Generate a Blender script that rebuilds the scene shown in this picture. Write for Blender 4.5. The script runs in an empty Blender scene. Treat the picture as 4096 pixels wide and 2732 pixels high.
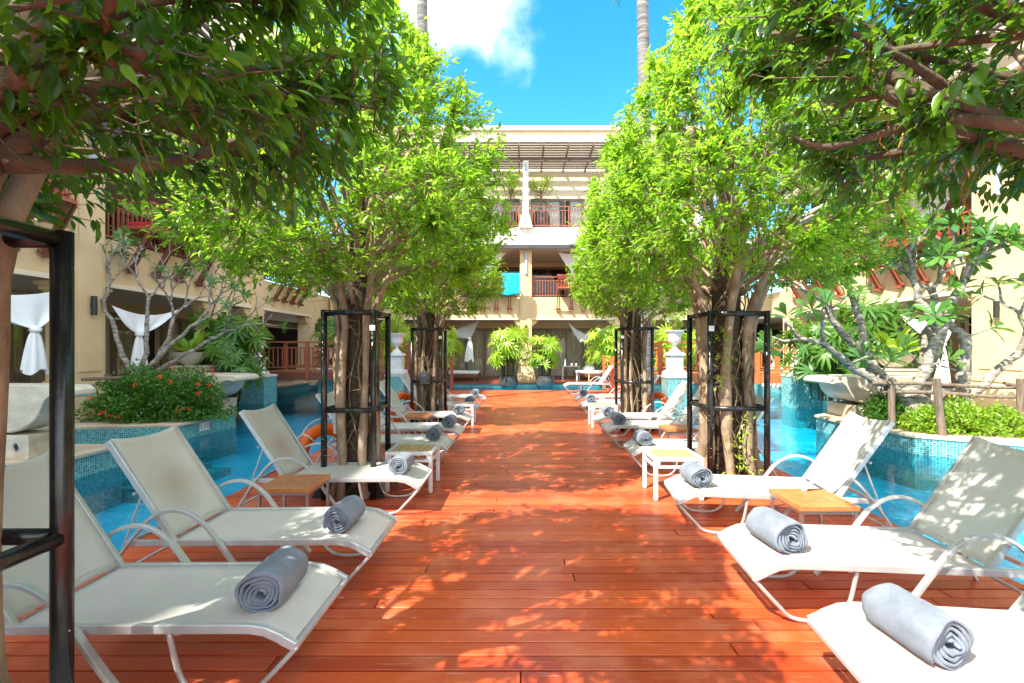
import bpy, math, random
import numpy as np
from mathutils import Vector, Matrix
R = math.radians
SC = bpy.context.scene
COL = SC.collection

# ------------------------------------------------------------------ camera, sky, sun, exposure
cd = bpy.data.cameras.new("camera"); cam = bpy.data.objects.new("camera", cd); COL.objects.link(cam)
cam.location = (0, 0, 1.65); cam.rotation_euler = (R(90), 0, 0)
cd.sensor_width = 36; cd.lens = 16.19; cd.shift_x = -0.0104; cd.shift_y = 0.0065
cd.clip_start = 0.05; cd.clip_end = 2000
SC.camera = cam

SUN = Vector((-0.63, -0.55, 1.0)).normalized()
el = math.asin(SUN.z); az = math.atan2(SUN.x, SUN.y)
W = bpy.data.worlds.new("World"); SC.world = W; W.use_nodes = True
nt = W.node_tree; nt.nodes.clear()
def wn(t): return nt.nodes.new(t)
out = wn('ShaderNodeOutputWorld'); bg = wn('ShaderNodeBackground'); sky = wn('ShaderNodeTexSky')
sky.sky_type = 'NISHITA'; sky.sun_disc = False; sky.sun_elevation = el; sky.sun_rotation = az
sky.air_density = 1.0; sky.dust_density = 0.3; sky.ozone_density = 2.0
hs = wn('ShaderNodeHueSaturation'); hs.inputs['Hue'].default_value = 0.490; hs.inputs['Saturation'].default_value = 1.40
nt.links.new(sky.outputs[0], hs.inputs['Color'])
tc = wn('ShaderNodeTexCoord')
cdv = Vector((-150, 1057, 865)).normalized()
dist = wn('ShaderNodeVectorMath'); dist.operation = 'DISTANCE'; dist.inputs[1].default_value = cdv
nt.links.new(tc.outputs['Generated'], dist.inputs[0])
noi = wn('ShaderNodeTexNoise'); noi.inputs['Scale'].default_value = 4.5; noi.inputs['Detail'].default_value = 7; noi.inputs['Roughness'].default_value = .52
nt.links.new(tc.outputs['Generated'], noi.inputs['Vector'])
m1 = wn('ShaderNodeMath'); m1.operation = 'MULTIPLY_ADD'; m1.inputs[1].default_value = -0.55
nt.links.new(noi.outputs['Fac'], m1.inputs[0]); nt.links.new(dist.outputs['Value'], m1.inputs[2])
mr = wn('ShaderNodeMapRange'); mr.interpolation_type = 'SMOOTHSTEP'
mr.inputs['From Min'].default_value = -0.10; mr.inputs['From Max'].default_value = -0.26
mr.inputs['To Min'].default_value = 0; mr.inputs['To Max'].default_value = .97
nt.links.new(m1.outputs[0], mr.inputs['Value'])
mx = wn('ShaderNodeMixRGB'); mx.inputs[2].default_value = (5.4, 5.7, 6.0, 1)
nt.links.new(mr.outputs[0], mx.inputs[0]); nt.links.new(hs.outputs[0], mx.inputs[1])
# unseen cloud cover added behind and above the viewer to whiten the fill light
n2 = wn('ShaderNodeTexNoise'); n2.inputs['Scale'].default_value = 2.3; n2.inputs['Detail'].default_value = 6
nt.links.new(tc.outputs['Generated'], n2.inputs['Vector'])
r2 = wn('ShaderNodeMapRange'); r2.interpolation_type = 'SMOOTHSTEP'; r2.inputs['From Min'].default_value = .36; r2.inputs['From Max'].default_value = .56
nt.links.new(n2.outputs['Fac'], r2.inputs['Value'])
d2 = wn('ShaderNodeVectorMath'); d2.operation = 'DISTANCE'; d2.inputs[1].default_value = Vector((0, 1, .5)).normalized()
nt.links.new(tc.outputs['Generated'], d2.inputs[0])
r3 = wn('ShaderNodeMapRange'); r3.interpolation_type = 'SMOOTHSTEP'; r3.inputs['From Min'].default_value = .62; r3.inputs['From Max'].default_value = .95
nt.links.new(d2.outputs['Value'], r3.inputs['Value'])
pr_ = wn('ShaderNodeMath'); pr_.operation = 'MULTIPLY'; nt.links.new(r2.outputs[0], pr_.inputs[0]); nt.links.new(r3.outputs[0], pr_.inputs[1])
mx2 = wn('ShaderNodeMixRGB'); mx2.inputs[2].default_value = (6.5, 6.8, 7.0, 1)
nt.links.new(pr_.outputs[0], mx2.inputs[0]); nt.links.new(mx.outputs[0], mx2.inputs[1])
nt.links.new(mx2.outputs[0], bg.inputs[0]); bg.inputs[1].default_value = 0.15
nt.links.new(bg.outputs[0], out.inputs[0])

ld = bpy.data.lights.new("sun", 'SUN'); ld.energy = 3.9; ld.angle = R(0.5); ld.color = (1, .93, .80)
lo = bpy.data.objects.new("sun", ld); COL.objects.link(lo)
lo.rotation_euler = SUN.to_track_quat('Z', 'Y').to_euler()
SC.view_settings.view_transform = 'Standard'; SC.view_settings.look = 'None'
SC.view_settings.exposure = 1.75; SC.view_settings.gamma = 1.0
SC.render.engine = 'CYCLES'
SC.cycles.transparent_max_bounces = 12; SC.cycles.max_bounces = 8; SC.cycles.diffuse_bounces = 4

# ------------------------------------------------------------------ materials
MATS = {}
class NB:
    def __init__(s, name):
        s.m = bpy.data.materials.new(name); s.m.use_nodes = True; s.t = s.m.node_tree
        s.b = s.t.nodes['Principled BSDF']; s.o = s.t.nodes['Material Output']
        MATS[name] = s.m
    def n(s, t, **k):
        x = s.t.nodes.new(t)
        for a, v in k.items(): setattr(x, a, v)
        return x
    def l(s, a, b): s.t.links.new(a, b)
    def coord(s, kind='Object'):
        return s.n('ShaderNodeTexCoord').outputs[kind]
    def noise(s, scale, detail=4, rough=.55, vec=None, stretch=None):
        n = s.n('ShaderNodeTexNoise'); n.inputs['Scale'].default_value = scale
        n.inputs['Detail'].default_value = detail; n.inputs['Roughness'].default_value = rough
        v = vec or s.coord()
        if stretch:
            mp = s.n('ShaderNodeMapping'); mp.inputs['Scale'].default_value = stretch
            s.l(v, mp.inputs[0]); v = mp.outputs[0]
        s.l(v, n.inputs['Vector']); return n.outputs['Fac']
    def ramp(s, fac, stops):
        r = s.n('ShaderNodeValToRGB'); e = r.color_ramp.elements
        while len(e) < len(stops): e.new(.5)
        for i, (p, c) in enumerate(stops):
            e[i].position = p; e[i].color = (*c, 1)
        s.l(fac, r.inputs[0]); return r.outputs[0]
    def mix(s, f, a, b, mode='MIX'):
        m = s.n('ShaderNodeMixRGB', blend_type=mode)
        for i, v in ((0, f), (1, a), (2, b)):
            if isinstance(v, (int, float)): m.inputs[i].default_value = v
            elif isinstance(v, tuple): m.inputs[i].default_value = (*v, 1)
            else: s.l(v, m.inputs[i])
        return m.outputs[0]
    def math(s, op, a, b=0.0, c=0.0):
        m = s.n('ShaderNodeMath', operation=op)
        for i, v in ((0, a), (1, b), (2, c)):
            if isinstance(v, (int, float)): m.inputs[i].default_value = v
            else: s.l(v, m.inputs[i])
        return m.outputs[0]
    def bump(s, h, st=.3, d=.01):
        b = s.n('ShaderNodeBump'); b.inputs['Strength'].default_value = st; b.inputs['Distance'].default_value = d
        s.l(h, b.inputs['Height']); s.l(b.outputs[0], s.b.inputs['Normal']); return b.outputs[0]
    def set(s, col=None, rough=.5, metal=0, spec=None):
        if col is not None:
            if isinstance(col, tuple): s.b.inputs['Base Color'].default_value = (*col, 1)
            else: s.l(col, s.b.inputs['Base Color'])
        if isinstance(rough, (int, float)): s.b.inputs['Roughness'].default_value = rough
        else: s.l(rough, s.b.inputs['Roughness'])
        s.b.inputs['Metallic'].default_value = metal
        if spec is not None: s.b.inputs['Specular IOR Level'].default_value = spec
        return s

def noisy(name, c1, c2, scale, rough=.6, bump=.2, bd=.01, metal=0, stretch=None, bscale=None, spec=None, coord='Object'):
    s = NB(name); v = s.coord(coord)
    f = s.noise(scale, 5, .6, vec=v, stretch=stretch)
    s.set(s.ramp(f, [(.3, c1), (.7, c2)]), rough, metal, spec)
    if bump: s.bump(s.noise(bscale or scale * 4, 4, .6, vec=v, stretch=stretch), bump, bd)
    return s.m

def leafmat(name, cols, trans, rough=.38, tw=.42):
    """per-leaf tint attribute; a leaf reflects and lets light through"""
    s = NB(name); a = s.n('ShaderNodeAttribute', attribute_name='tint')
    sep = s.n('ShaderNodeSeparateColor'); s.l(a.outputs['Color'], sep.inputs[0])
    c = s.ramp(sep.outputs[0], [(i / (len(cols) - 1), k) for i, k in enumerate(cols)])
    s.set(c, rough, 0, .5)
    t = s.n('ShaderNodeBsdfTranslucent')
    tr = s.mix(.75, c, trans); s.l(tr, t.inputs[0])
    m = s.n('ShaderNodeMixShader'); m.inputs[0].default_value = tw
    s.l(s.b.outputs[0], m.inputs[1]); s.l(t.outputs[0], m.inputs[2]); s.l(m.outputs[0], s.o.inputs[0])
    return s.m

# painted timber deck
s = NB('deck_timber'); v = s.coord()
a = s.n('ShaderNodeAttribute', attribute_name='tint'); sep = s.n('ShaderNodeSeparateColor'); s.l(a.outputs['Color'], sep.inputs[0])
c = s.ramp(sep.outputs[0], [(0, (.38, .044, .010)), (.5, (.52, .070, .015)), (1, (.66, .115, .028))])
g = s.noise(9, 6, .65, vec=v, stretch=(.25, 5, 1)); c = s.mix(s.math('MULTIPLY', g, .55), c, (.36, .05, .014))
w = s.noise(2.3, 6, .6, vec=v); wr = s.ramp(w, [(.48, (0, 0, 0)), (.72, (.55, .55, .55))]); c = s.mix(wr, c, (.66, .22, .11))
sc = s.noise(60, 3, .5, vec=v, stretch=(.06, 1, 1)); scr = s.ramp(sc, [(.62, (0, 0, 0)), (.72, (.45, .45, .45))]); c = s.mix(scr, c, (.62, .32, .22))
s.set(c, s.math('MULTIPLY_ADD', w, .3, .20), 0, .5); s.bump(s.noise(30, 4, .6, vec=v, stretch=(.1, 3, 1)), .25, .004)

def wood(name, c1, c2, st=(8, .6, 8), rough=.5):
    return noisy(name, c1, c2, 3, rough, .2, .004, stretch=st)
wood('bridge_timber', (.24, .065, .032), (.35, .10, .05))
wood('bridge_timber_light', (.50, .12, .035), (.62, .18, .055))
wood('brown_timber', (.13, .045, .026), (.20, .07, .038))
wood('terrace_timber', (.16, .035, .02), (.26, .06, .03), (.4, 6, 1), .35)
wood('teak_dark', (.42, .15, .045), (.58, .23, .07), (4, 4, 4), .4)
wood('teak_pale', (.48, .29, .12), (.62, .40, .19), (4, 4, 4), .5)
wood('pergola_timber', (.09, .07, .058), (.17, .13, .105))
wood('rustic_wood', (.07, .048, .034), (.24, .175, .125), (10, 10, 1.2), .85)
noisy('stucco', (.62, .45, .25), (.71, .54, .32), 1.3, .85, .12, .004, bscale=60)
noisy('stucco_light', (.70, .59, .42), (.78, .68, .51), 1.0, .85, .1, .004, bscale=60)
noisy('white_paint', (.72, .72, .68), (.80, .80, .77), 2, .6, .08, .003)
noisy('ceiling_plaster', (.50, .46, .40), (.56, .52, .46), 1, .9, .05, .003)
noisy('concrete', (.50, .47, .43), (.64, .61, .56), 2.5, .85, .2, .006)
noisy('roof_shingle', (.34, .31, .29), (.50, .47, .43), 6, .8, .3, .01, stretch=(3, 1, 1))
noisy('dark_fascia', (.03, .032, .04), (.06, .06, .07), 3, .5, .1, .004)
noisy('coping_stone', (.42, .31, .21), (.62, .49, .36), 2.2, .7, .2, .004)
noisy('cream_marble', (.42, .34, .24), (.70, .64, .52), 2.6, .45, .15, .004, stretch=(1, 1, 2.5))
noisy('urn_stone', (.62, .62, .62), (.76, .76, .75), 5, .6, .15, .004)
noisy('bowl_stone', (.46, .42, .35), (.62, .57, .49), 5, .7, .15, .004)
noisy('black_steel', (.008, .008, .009), (.022, .021, .021), 14, .22, .25, .004, bscale=35)
noisy('paint_chip', (.7, .7, .68), (.5, .5, .5), 14, .6, 0)
noisy('aluminium_paint', (.46, .47, .47), (.57, .58, .575), 8, .32, .05, .001, metal=.35)
noisy('white_aluminium', (.62, .64, .67), (.72, .74, .76), 8, .35, .05, .001, metal=.15)
noisy('brushed_steel', (.42, .41, .40), (.55, .54, .53), 20, .3, .05, .001, metal=.9)
noisy('glazed_pot', (.035, .032, .036), (.10, .095, .10), 3, .2, .15, .006)
noisy('pot_rim', (.20, .11, .07), (.30, .17, .11), 8, .6, .1, .004)
noisy('soil', (.05, .032, .02), (.11, .07, .045), 14, .95, .6, .02)
noisy('white_cloth', (.78, .80, .83), (.86, .87, .89), 3, .85, .1, .002, bscale=40)
noisy('blue_towel_cloth', (.0, .36, .58), (.01, .48, .72), 5, .9, .3, .004, bscale=80)
noisy('blue_cloth', (.005, .06, .28), (.01, .1, .4), 5, .9, .3, .004, bscale=80)
noisy('red_cushion', (.40, .01, .02), (.55, .02, .03), 5, .9, .2, .004)
noisy('lifebuoy_orange', (.78, .11, .006), (.86, .16, .01), 3, .32, .08, .003)
noisy('rope', (.62, .62, .60), (.75, .75, .73), 60, .9, .4, .003)
noisy('black_plastic', (.012, .012, .013), (.03, .03, .03), 20, .4, .15, .002)
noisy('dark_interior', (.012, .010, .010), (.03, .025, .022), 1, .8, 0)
noisy('bronze_frame', (.20, .15, .10), (.27, .21, .15), 5, .45, 0, metal=.2)
noisy('room_curtain', (.60, .50, .41), (.76, .66, .56), 2, .9, .1, .01, stretch=(12, 12, .4))
noisy('sheer_curtain', (.6, .58, .54), (.74, .72, .68), 2, .9, .1, .01, stretch=(12, 12, .4))
noisy('ficus_bark', (.16, .105, .065), (.42, .31, .215), 9, .8, .8, .02, stretch=(1, 1, .5), bscale=26)
noisy('bough_bark', (.045, .03, .018), (.16, .11, .065), 9, .8, .8, .02, bscale=26)
noisy('root_bark', (.022, .014, .009), (.12, .075, .045), 16, .9, .9, .02, stretch=(1, 1, 3), bscale=40)
noisy('twig_bark', (.09, .06, .036), (.24, .165, .10), 12, .8, .4, .01)
noisy('grey_bark', (.045, .04, .032), (.46, .42, .36), 9, .85, .7, .02, stretch=(1, 1, 2.5), bscale=20)
noisy('palm_bark', (.06, .056, .055), (.26, .25, .245), 2, .9, .7, .03, stretch=(1, 1, 6), bscale=5)
noisy('palm_stem', (.035, .025, .015), (.09, .07, .035), 9, .9, .4, .01)
noisy('paper', (.72, .66, .74), (.80, .76, .82), 9, .5, 0)
noisy('clear_bottle', (.45, .62, .70), (.5, .66, .74), 9, .1, 0)
noisy('amber_bottle', (.55, .4, .22), (.62, .48, .3), 9, .2, 0)
noisy('leaf_litter', (.30, .13, .04), (.45, .22, .07), 30, .8, 0)
noisy('petal_orange', (.80, .045, .008), (.86, .11, .015), 30, .6, 0)
noisy('petal_red', (.75, .01, .02), (.85, .03, .05), 30, .6, 0)
noisy('petal_pink', (.70, .22, .50), (.80, .35, .62), 30, .6, 0)
noisy('petal_white', (.82, .82, .76), (.9, .9, .86), 30, .6, 0)
noisy('lamp_black', (.02, .02, .022), (.03, .03, .03), 9, .4, 0)
noisy('frosted_blue', (.30, .38, .45), (.35, .43, .5), 9, .4, 0)
noisy('ground_stone', (.28, .23, .18), (.42, .36, .29), 1.5, .8, .2, .01)

# towel terry
s = NB('terry_towel'); v = s.coord()
s.set(s.ramp(s.noise(12, 4, .6, vec=v), [(.3, (.145, .172, .22)), (.7, (.22, .25, .31))]), .95, 0, .1)
s.bump(s.noise(420, 2, .6, vec=v), .9, .003); s.b.inputs['Sheen Weight'].default_value = .15
# woven sling fabric, partly see-through to light
def sling(name, stain):
    s = NB(name); v = s.coord()
    f = s.noise(2.2, 4, .6, vec=v); c = s.ramp(f, [(.3, (.67, .665, .62)), (.7, (.79, .785, .75))])
    if stain is not None:
        px, pz, rr, col = stain
        d = s.n('ShaderNodeVectorMath', operation='DISTANCE'); d.inputs[1].default_value = (px, 0, pz)
        s.l(v, d.inputs[0]); n2 = s.noise(7, 4, .6, vec=v)
        dd = s.math('MULTIPLY_ADD', n2, .16, d.outputs['Value'])
        k = s.ramp(dd, [(rr * .45, (.5, .5, .5)), (rr + .14, (0, 0, 0))]); c = s.mix(k, c, col)
    w1 = s.n('ShaderNodeTexWave', wave_type='BANDS', bands_direction='X'); w1.inputs['Scale'].default_value = 90; s.l(v, w1.inputs[0])
    w2 = s.n('ShaderNodeTexWave', wave_type='BANDS', bands_direction='Y'); w2.inputs['Scale'].default_value = 90; s.l(v, w2.inputs[0])
    s.set(c, .6, 0, .35); s.bump(s.math('ADD', w1.outputs['Fac'], w2.outputs['Fac']), .25, .002)
    t = s.n('ShaderNodeBsdfTranslucent'); t.inputs[0].default_value = (.75, .74, .68, 1)
    m = s.n('ShaderNodeMixShader'); m.inputs[0].default_value = .22
    s.l(s.b.outputs[0], m.inputs[1]); s.l(t.outputs[0], m.inputs[2])
    tp = s.n('ShaderNodeBsdfTransparent'); m2 = s.n('ShaderNodeMixShader'); m2.inputs[0].default_value = .17
    s.l(m.outputs[0], m2.inputs[1]); s.l(tp.outputs[0], m2.inputs[2]); s.l(m2.outputs[0], s.o.inputs[0])
sling('sling_fabric', None)
sling('sling_brown_stain', (1.53, .66, .20, (.34, .24, .10)))
sling('sling_rust_stain', (1.52, .62, .18, (.52, .16, .05)))
# a sheer net curtain outdoors
s = NB('net_drape'); s.set((.82, .84, .88), .8, 0, .1)
t = s.n('ShaderNodeBsdfTranslucent'); t.inputs[0].default_value = (.85, .87, .92, 1)
m = s.n('ShaderNodeMixShader'); m.inputs[0].default_value = .4; s.l(s.b.outputs[0], m.inputs[1]); s.l(t.outputs[0], m.inputs[2])
tp = s.n('ShaderNodeBsdfTransparent'); m2 = s.n('ShaderNodeMixShader'); m2.inputs[0].default_value = .12
s.l(m.outputs[0], m2.inputs[1]); s.l(tp.outputs[0], m2.inputs[2]); s.l(m2.outputs[0], s.o.inputs[0])

# mosaic tile: coordinates snapped to tiles of a given size
def mosaic(name, size, cols, grout, rough=.18):
    s = NB(name); p = s.n('ShaderNodeNewGeometry').outputs['Position']
    mp = s.n('ShaderNodeVectorMath', operation='ADD'); mp.inputs[1].default_value = (.0037, .0041, .0029); s.l(p, mp.inputs[0])
    sn = s.n('ShaderNodeVectorMath', operation='SNAP'); sn.inputs[1].default_value = (size,) * 3; s.l(mp.outputs[0], sn.inputs[0])
    wnz = s.n('ShaderNodeTexWhiteNoise'); s.l(sn.outputs[0], wnz.inputs['Vector'])
    c = s.ramp(wnz.outputs['Value'], cols)
    fr = s.n('ShaderNodeVectorMath', operation='SUBTRACT'); s.l(mp.outputs[0], fr.inputs[0]); s.l(sn.outputs[0], fr.inputs[1])
    nrm = s.n('ShaderNodeNewGeometry').outputs['Normal']
    ab = s.n('ShaderNodeVectorMath', operation='ABSOLUTE'); s.l(nrm, ab.inputs[0])
    sp = s.n('ShaderNodeSeparateXYZ'); s.l(fr.outputs[0], sp.inputs[0]); sa = s.n('ShaderNodeSeparateXYZ'); s.l(ab.outputs[0], sa.inputs[0])
    tot = None
    for k in range(3):
        e = s.math('LESS_THAN', sp.outputs[k], size * .13)
        e = s.math('MULTIPLY', e, s.math('LESS_THAN', sa.outputs[k], .75))
        tot = e if tot is None else s.math('MAXIMUM', tot, e)
    c = s.mix(tot, c, grout); s.set(c, rough, 0, .5)
    return s.m
mosaic('pool_mosaic', .035, [(0, (.01, .13, .16)), (.3, (.02, .24, .27)), (.6, (.05, .34, .36)), (.85, (.12, .42, .42)), (1, (.10, .12, .12))], (.42, .55, .52))
# pool floor: broad tiles, blue
s = NB('pool_floor_tile'); v = s.coord()
f = s.noise(1.1, 4, .6, vec=v); f2 = s.noise(9, 3, .6, vec=v)
c = s.ramp(f, [(.3, (.0, .42, .60)), (.7, (.01, .66, .80))])
rp = s.ramp(f2, [(.42, (0, 0, 0)), (.6, (.6, .6, .6))]); c = s.mix(rp, c, (.02, .46, .55)); s.set(c, .4)
# water: clear, tinted, fresnel mirror with small ripples
s = NB('pool_water')
fz = s.n('ShaderNodeFresnel'); fz.inputs[0].default_value = 1.33
vv = s.coord(); h1 = s.noise(2.6, 3, .5, vec=vv, stretch=(1, 1.0, 1)); h2 = s.noise(15, 2, .5, vec=vv)
b = s.n('ShaderNodeBump'); b.inputs['Strength'].default_value = .55; b.inputs['Distance'].default_value = .03
s.l(s.math('MULTIPLY_ADD', h2, .22, h1), b.inputs['Height']); s.l(b.outputs[0], fz.inputs['Normal'])
gl = s.n('ShaderNodeBsdfGlossy'); gl.inputs['Roughness'].default_value = .02; s.l(b.outputs[0], gl.inputs['Normal'])
tp = s.n('ShaderNodeBsdfTransparent'); tp.inputs[0].default_value = (.26, .84, .95, 1)
m = s.n('ShaderNodeMixShader'); s.l(fz.outputs[0], m.inputs[0]); s.l(tp.outputs[0], m.inputs[1]); s.l(gl.outputs[0], m.inputs[2]); s.l(m.outputs[0], s.o.inputs[0])
# window glass
s = NB('window_glass')
fz = s.n('ShaderNodeFresnel'); fz.inputs[0].default_value = 1.5
gl = s.n('ShaderNodeBsdfGlossy'); gl.inputs['Roughness'].default_value = .01
tp = s.n('ShaderNodeBsdfTransparent'); tp.inputs[0].default_value = (.95, .97, .96, 1)
m = s.n('ShaderNodeMixShader'); s.l(s.math('MULTIPLY_ADD', fz.outputs[0], .6, .0), m.inputs[0]); s.l(tp.outputs[0], m.inputs[1]); s.l(gl.outputs[0], m.inputs[2]); s.l(m.outputs[0], s.o.inputs[0])

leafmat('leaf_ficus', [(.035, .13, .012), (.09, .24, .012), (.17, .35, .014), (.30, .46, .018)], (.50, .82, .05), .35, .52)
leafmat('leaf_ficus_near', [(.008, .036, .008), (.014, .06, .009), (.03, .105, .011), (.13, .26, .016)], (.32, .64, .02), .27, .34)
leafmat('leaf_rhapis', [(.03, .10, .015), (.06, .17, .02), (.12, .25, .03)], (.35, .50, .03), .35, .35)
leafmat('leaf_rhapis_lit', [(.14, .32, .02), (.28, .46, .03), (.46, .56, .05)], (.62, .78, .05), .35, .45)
leafmat('leaf_frangipani', [(.03, .10, .028), (.055, .17, .035), (.11, .26, .04)], (.26, .52, .05), .3, .3)
leafmat('leaf_shrub', [(.02, .09, .015), (.045, .16, .02), (.10, .26, .02)], (.28, .50, .03), .35, .3)
leafmat('leaf_lime', [(.10, .26, .02), (.20, .38, .03), (.34, .46, .05)], (.55, .68, .06), .4, .4)
leafmat('leaf_palm', [(.03, .09, .02), (.06, .15, .03)], (.2, .35, .04), .4, .3)

# ------------------------------------------------------------------ mesh helpers
class MB:
    def __init__(s): s.v = []; s.f = []
    def add(s, vs, fs):
        o = len(s.v); s.v += [tuple(p) for p in vs]; s.f += [tuple(i + o for i in f) for f in fs]; return s
    def box(s, x0, x1, y0, y1, z0, z1, M=None):
        vs = [(x0,y0,z0),(x1,y0,z0),(x1,y1,z0),(x0,y1,z0),(x0,y0,z1),(x1,y0,z1),(x1,y1,z1),(x0,y1,z1)]
        if M is not None: vs = [M @ Vector(p) for p in vs]
        return s.add(vs, [(0,3,2,1),(4,5,6,7),(0,1,5,4),(1,2,6,5),(2,3,7,6),(3,0,4,7)])
    def bar(s, a, b, w, h=None):
        """rectangular bar from a to b"""
        a = Vector(a); b = Vector(b); d = (b - a).normalized(); h = h or w
        up = Vector((0,0,1)) if abs(d.z) < .95 else Vector((1,0,0))
        x = d.cross(up).normalized(); y = x.cross(d).normalized()
        vs = [p + x * (w/2*i) + y * (h/2*j) for p in (a, b) for i, j in ((-1,-1),(1,-1),(1,1),(-1,1))]
        return s.add(vs, [(3,2,1,0),(4,5,6,7),(0,1,5,4),(1,2,6,5),(2,3,7,6),(3,0,4,7)])
    def tube(s, pts, rad, n=8, cap=True, closed=False):
        P = [Vector(p) for p in pts]; m = len(P)
        if isinstance(rad, (int, float)): rad = [rad] * m
        vs = []; ref = None
        for i, p in enumerate(P):
            if closed: d = P[(i+1) % m] - P[i-1]
            else: d = P[min(i+1, m-1)] - P[max(i-1, 0)]
            d = d.normalized() if d.length > 1e-9 else Vector((0,0,1))
            if ref is None: ref = Vector((0,0,1)) if abs(d.z) < .9 else Vector((1,0,0))
            x = ref - d * ref.dot(d)
            x = x.normalized() if x.length > 1e-6 else d.orthogonal().normalized()
            ref = x; y = d.cross(x)
            for k in range(n):
                t = 2*math.pi*k/n; vs.append(p + (x*math.cos(t) + y*math.sin(t)) * rad[i])
        fs = []
        for i in range(m if closed else m-1):
            a = i*n; b = ((i+1) % m)*n
            fs += [(a+k, a+(k+1) % n, b+(k+1) % n, b+k) for k in range(n)]
        if cap and not closed:
            fs.append(tuple(reversed(range(n)))); fs.append(tuple((m-1)*n + k for k in range(n)))
        return s.add(vs, fs)
    def lathe(s, prof, c=(0,0,0), n=20, sq=False):
        vs = []; cx, cy, cz = c
        for r, z in prof:
            for k in range(n):
                t = 2*math.pi*(k+.5)/n
                vs.append((cx + r*math.cos(t), cy + r*math.sin(t), cz + z))
        fs = []
        for i in range(len(prof)-1):
            a = i*n; b = a+n
            fs += [(a+k, a+(k+1) % n, b+(k+1) % n, b+k) for k in range(n)]
        fs.append(tuple(reversed(range(n)))); fs.append(tuple((len(prof)-1)*n + k for k in range(n)))
        return s.add(vs, fs)
    def prism(s, poly, z0, z1):
        n = len(poly)
        vs = [(x, y, z0) for x, y in poly] + [(x, y, z1) for x, y in poly]
        return s.add(vs, [tuple(reversed(range(n))), tuple(range(n, 2*n))] + [(i, (i+1) % n, (i+1) % n + n, i+n) for i in range(n)])
    def extr(s, poly, axis, a, b):
        """poly in (p,q); axis 'y': p->x,q->z, 'x': p->y,q->z; extruded a..b"""
        n = len(poly)
        g = (lambda p, q, t: (p, t, q)) if axis == 'y' else (lambda p, q, t: (t, p, q))
        vs = [g(p, q, a) for p, q in poly] + [g(p, q, b) for p, q in poly]
        return s.add(vs, [tuple(reversed(range(n))), tuple(range(n, 2*n))] + [(i, (i+1) % n, (i+1) % n + n, i+n) for i in range(n)])
    def grid(s, fn, nu, nv):
        vs = [fn(i/nu, j/nv) for j in range(nv+1) for i in range(nu+1)]
        return s.add(vs, [(j*(nu+1)+i, j*(nu+1)+i+1, (j+1)*(nu+1)+i+1, (j+1)*(nu+1)+i) for j in range(nv) for i in range(nu)])
    def xf(s, fn): s.v = [tuple(fn(*p)) for p in s.v]; return s
    def build(s, name, mat, parent=None, smooth=False, bevel=0, solid=0):
        me = bpy.data.meshes.new(name); me.from_pydata(s.v, [], s.f); me.update()
        return link(name, me, mat, parent, smooth, bevel, solid)

def link(name, me, mat, parent=None, smooth=False, bevel=0, solid=0):
    import bmesh
    if len(me.polygons) < 60000 and not solid and 'tint' not in me.attributes:
        bm = bmesh.new(); bm.from_mesh(me); bmesh.ops.recalc_face_normals(bm, faces=bm.faces[:]); bm.to_mesh(me); bm.free()
    o = bpy.data.objects.new(name, me); COL.objects.link(o)
    me.materials.append(MATS[mat])
    if smooth:
        me.polygons.foreach_set('use_smooth', np.ones(len(me.polygons), dtype=bool))
    if parent: o.parent = parent
    if bevel:
        b = o.modifiers.new('bevel', 'BEVEL'); b.width = bevel; b.segments = 2; b.limit_method = 'ANGLE'; b.angle_limit = R(40)
    if solid:
        b = o.modifiers.new('solid', 'SOLIDIFY'); b.thickness = solid
    return o
def tag(o, label, cat, group=None):
    o['label'] = label; o['category'] = cat
    if group: o['group'] = group
    return o
def thing(name, label, cat, loc=(0,0,0), rz=0, group=None):
    o = bpy.data.objects.new(name, None); COL.objects.link(o); o.location = loc; o.rotation_euler = (0,0,rz)
    o.empty_display_size = .1
    return tag(o, label, cat, group)
def struct(o): o['kind'] = 'structure'; return o
def dup(root, loc, rz=0, label=None, group=None, scale=None):
    r = root.copy(); COL.objects.link(r); r.location = loc; r.rotation_euler = (0,0,rz)
    if scale: r.scale = scale
    if label: r['label'] = label
    if group: r['group'] = group
    for ch in list(root.children):
        c = ch.copy(); COL.objects.link(c); c.parent = r
        for g in ch.children:
            d = g.copy(); COL.objects.link(d); d.parent = c
    return r

# ---- leaves in bulk
def tmpl_fine():
    # (along, across, lift)
    st = [(.12,.26,.03),(.32,.49,.05),(.55,.46,.035),(.76,.27,.0),(.90,.08,-.05)]
    v = [(0,0,0)]; f = []
    for i, (l, w, z) in enumerate(st):
        v += [(l,0,z-.07*w), (l,w,z+.10*w), (l,-w,z+.10*w)]
    v.append((1.02,0,-.13)); n = len(v)-1
    f += [(0,1,2),(0,3,1)]
    for i in range(len(st)-1):
        a = 1+3*i; b = a+3; f += [(a,b,b+1),(a,b+1,a+1),(a,a+2,b+2),(a,b+2,b)]
    a = 1+3*(len(st)-1); f += [(a,n,a+1),(a,a+2,n)]
    return np.array(v), np.array(f)
def tmpl_rough():
    v = [(0,0,0), (.45,.5,.08), (.45,-.5,.08), (1,0,-.10), (.45,0,-.01)]
    f = [(0,4,1),(4,3,1),(0,2,4),(4,2,3)]
    return np.array(v), np.array(f)
def tmpl_blade():
    v = [(0,.15,0), (0,-.15,0), (.35,.5,.02), (.35,-.5,.02), (.75,.42,-.06), (.75,-.42,-.06), (1,0,-.18)]
    f = [(0,1,3),(0,3,2),(2,3,5),(2,5,4),(4,5,6)]
    return np.array(v), np.array(f)
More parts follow.
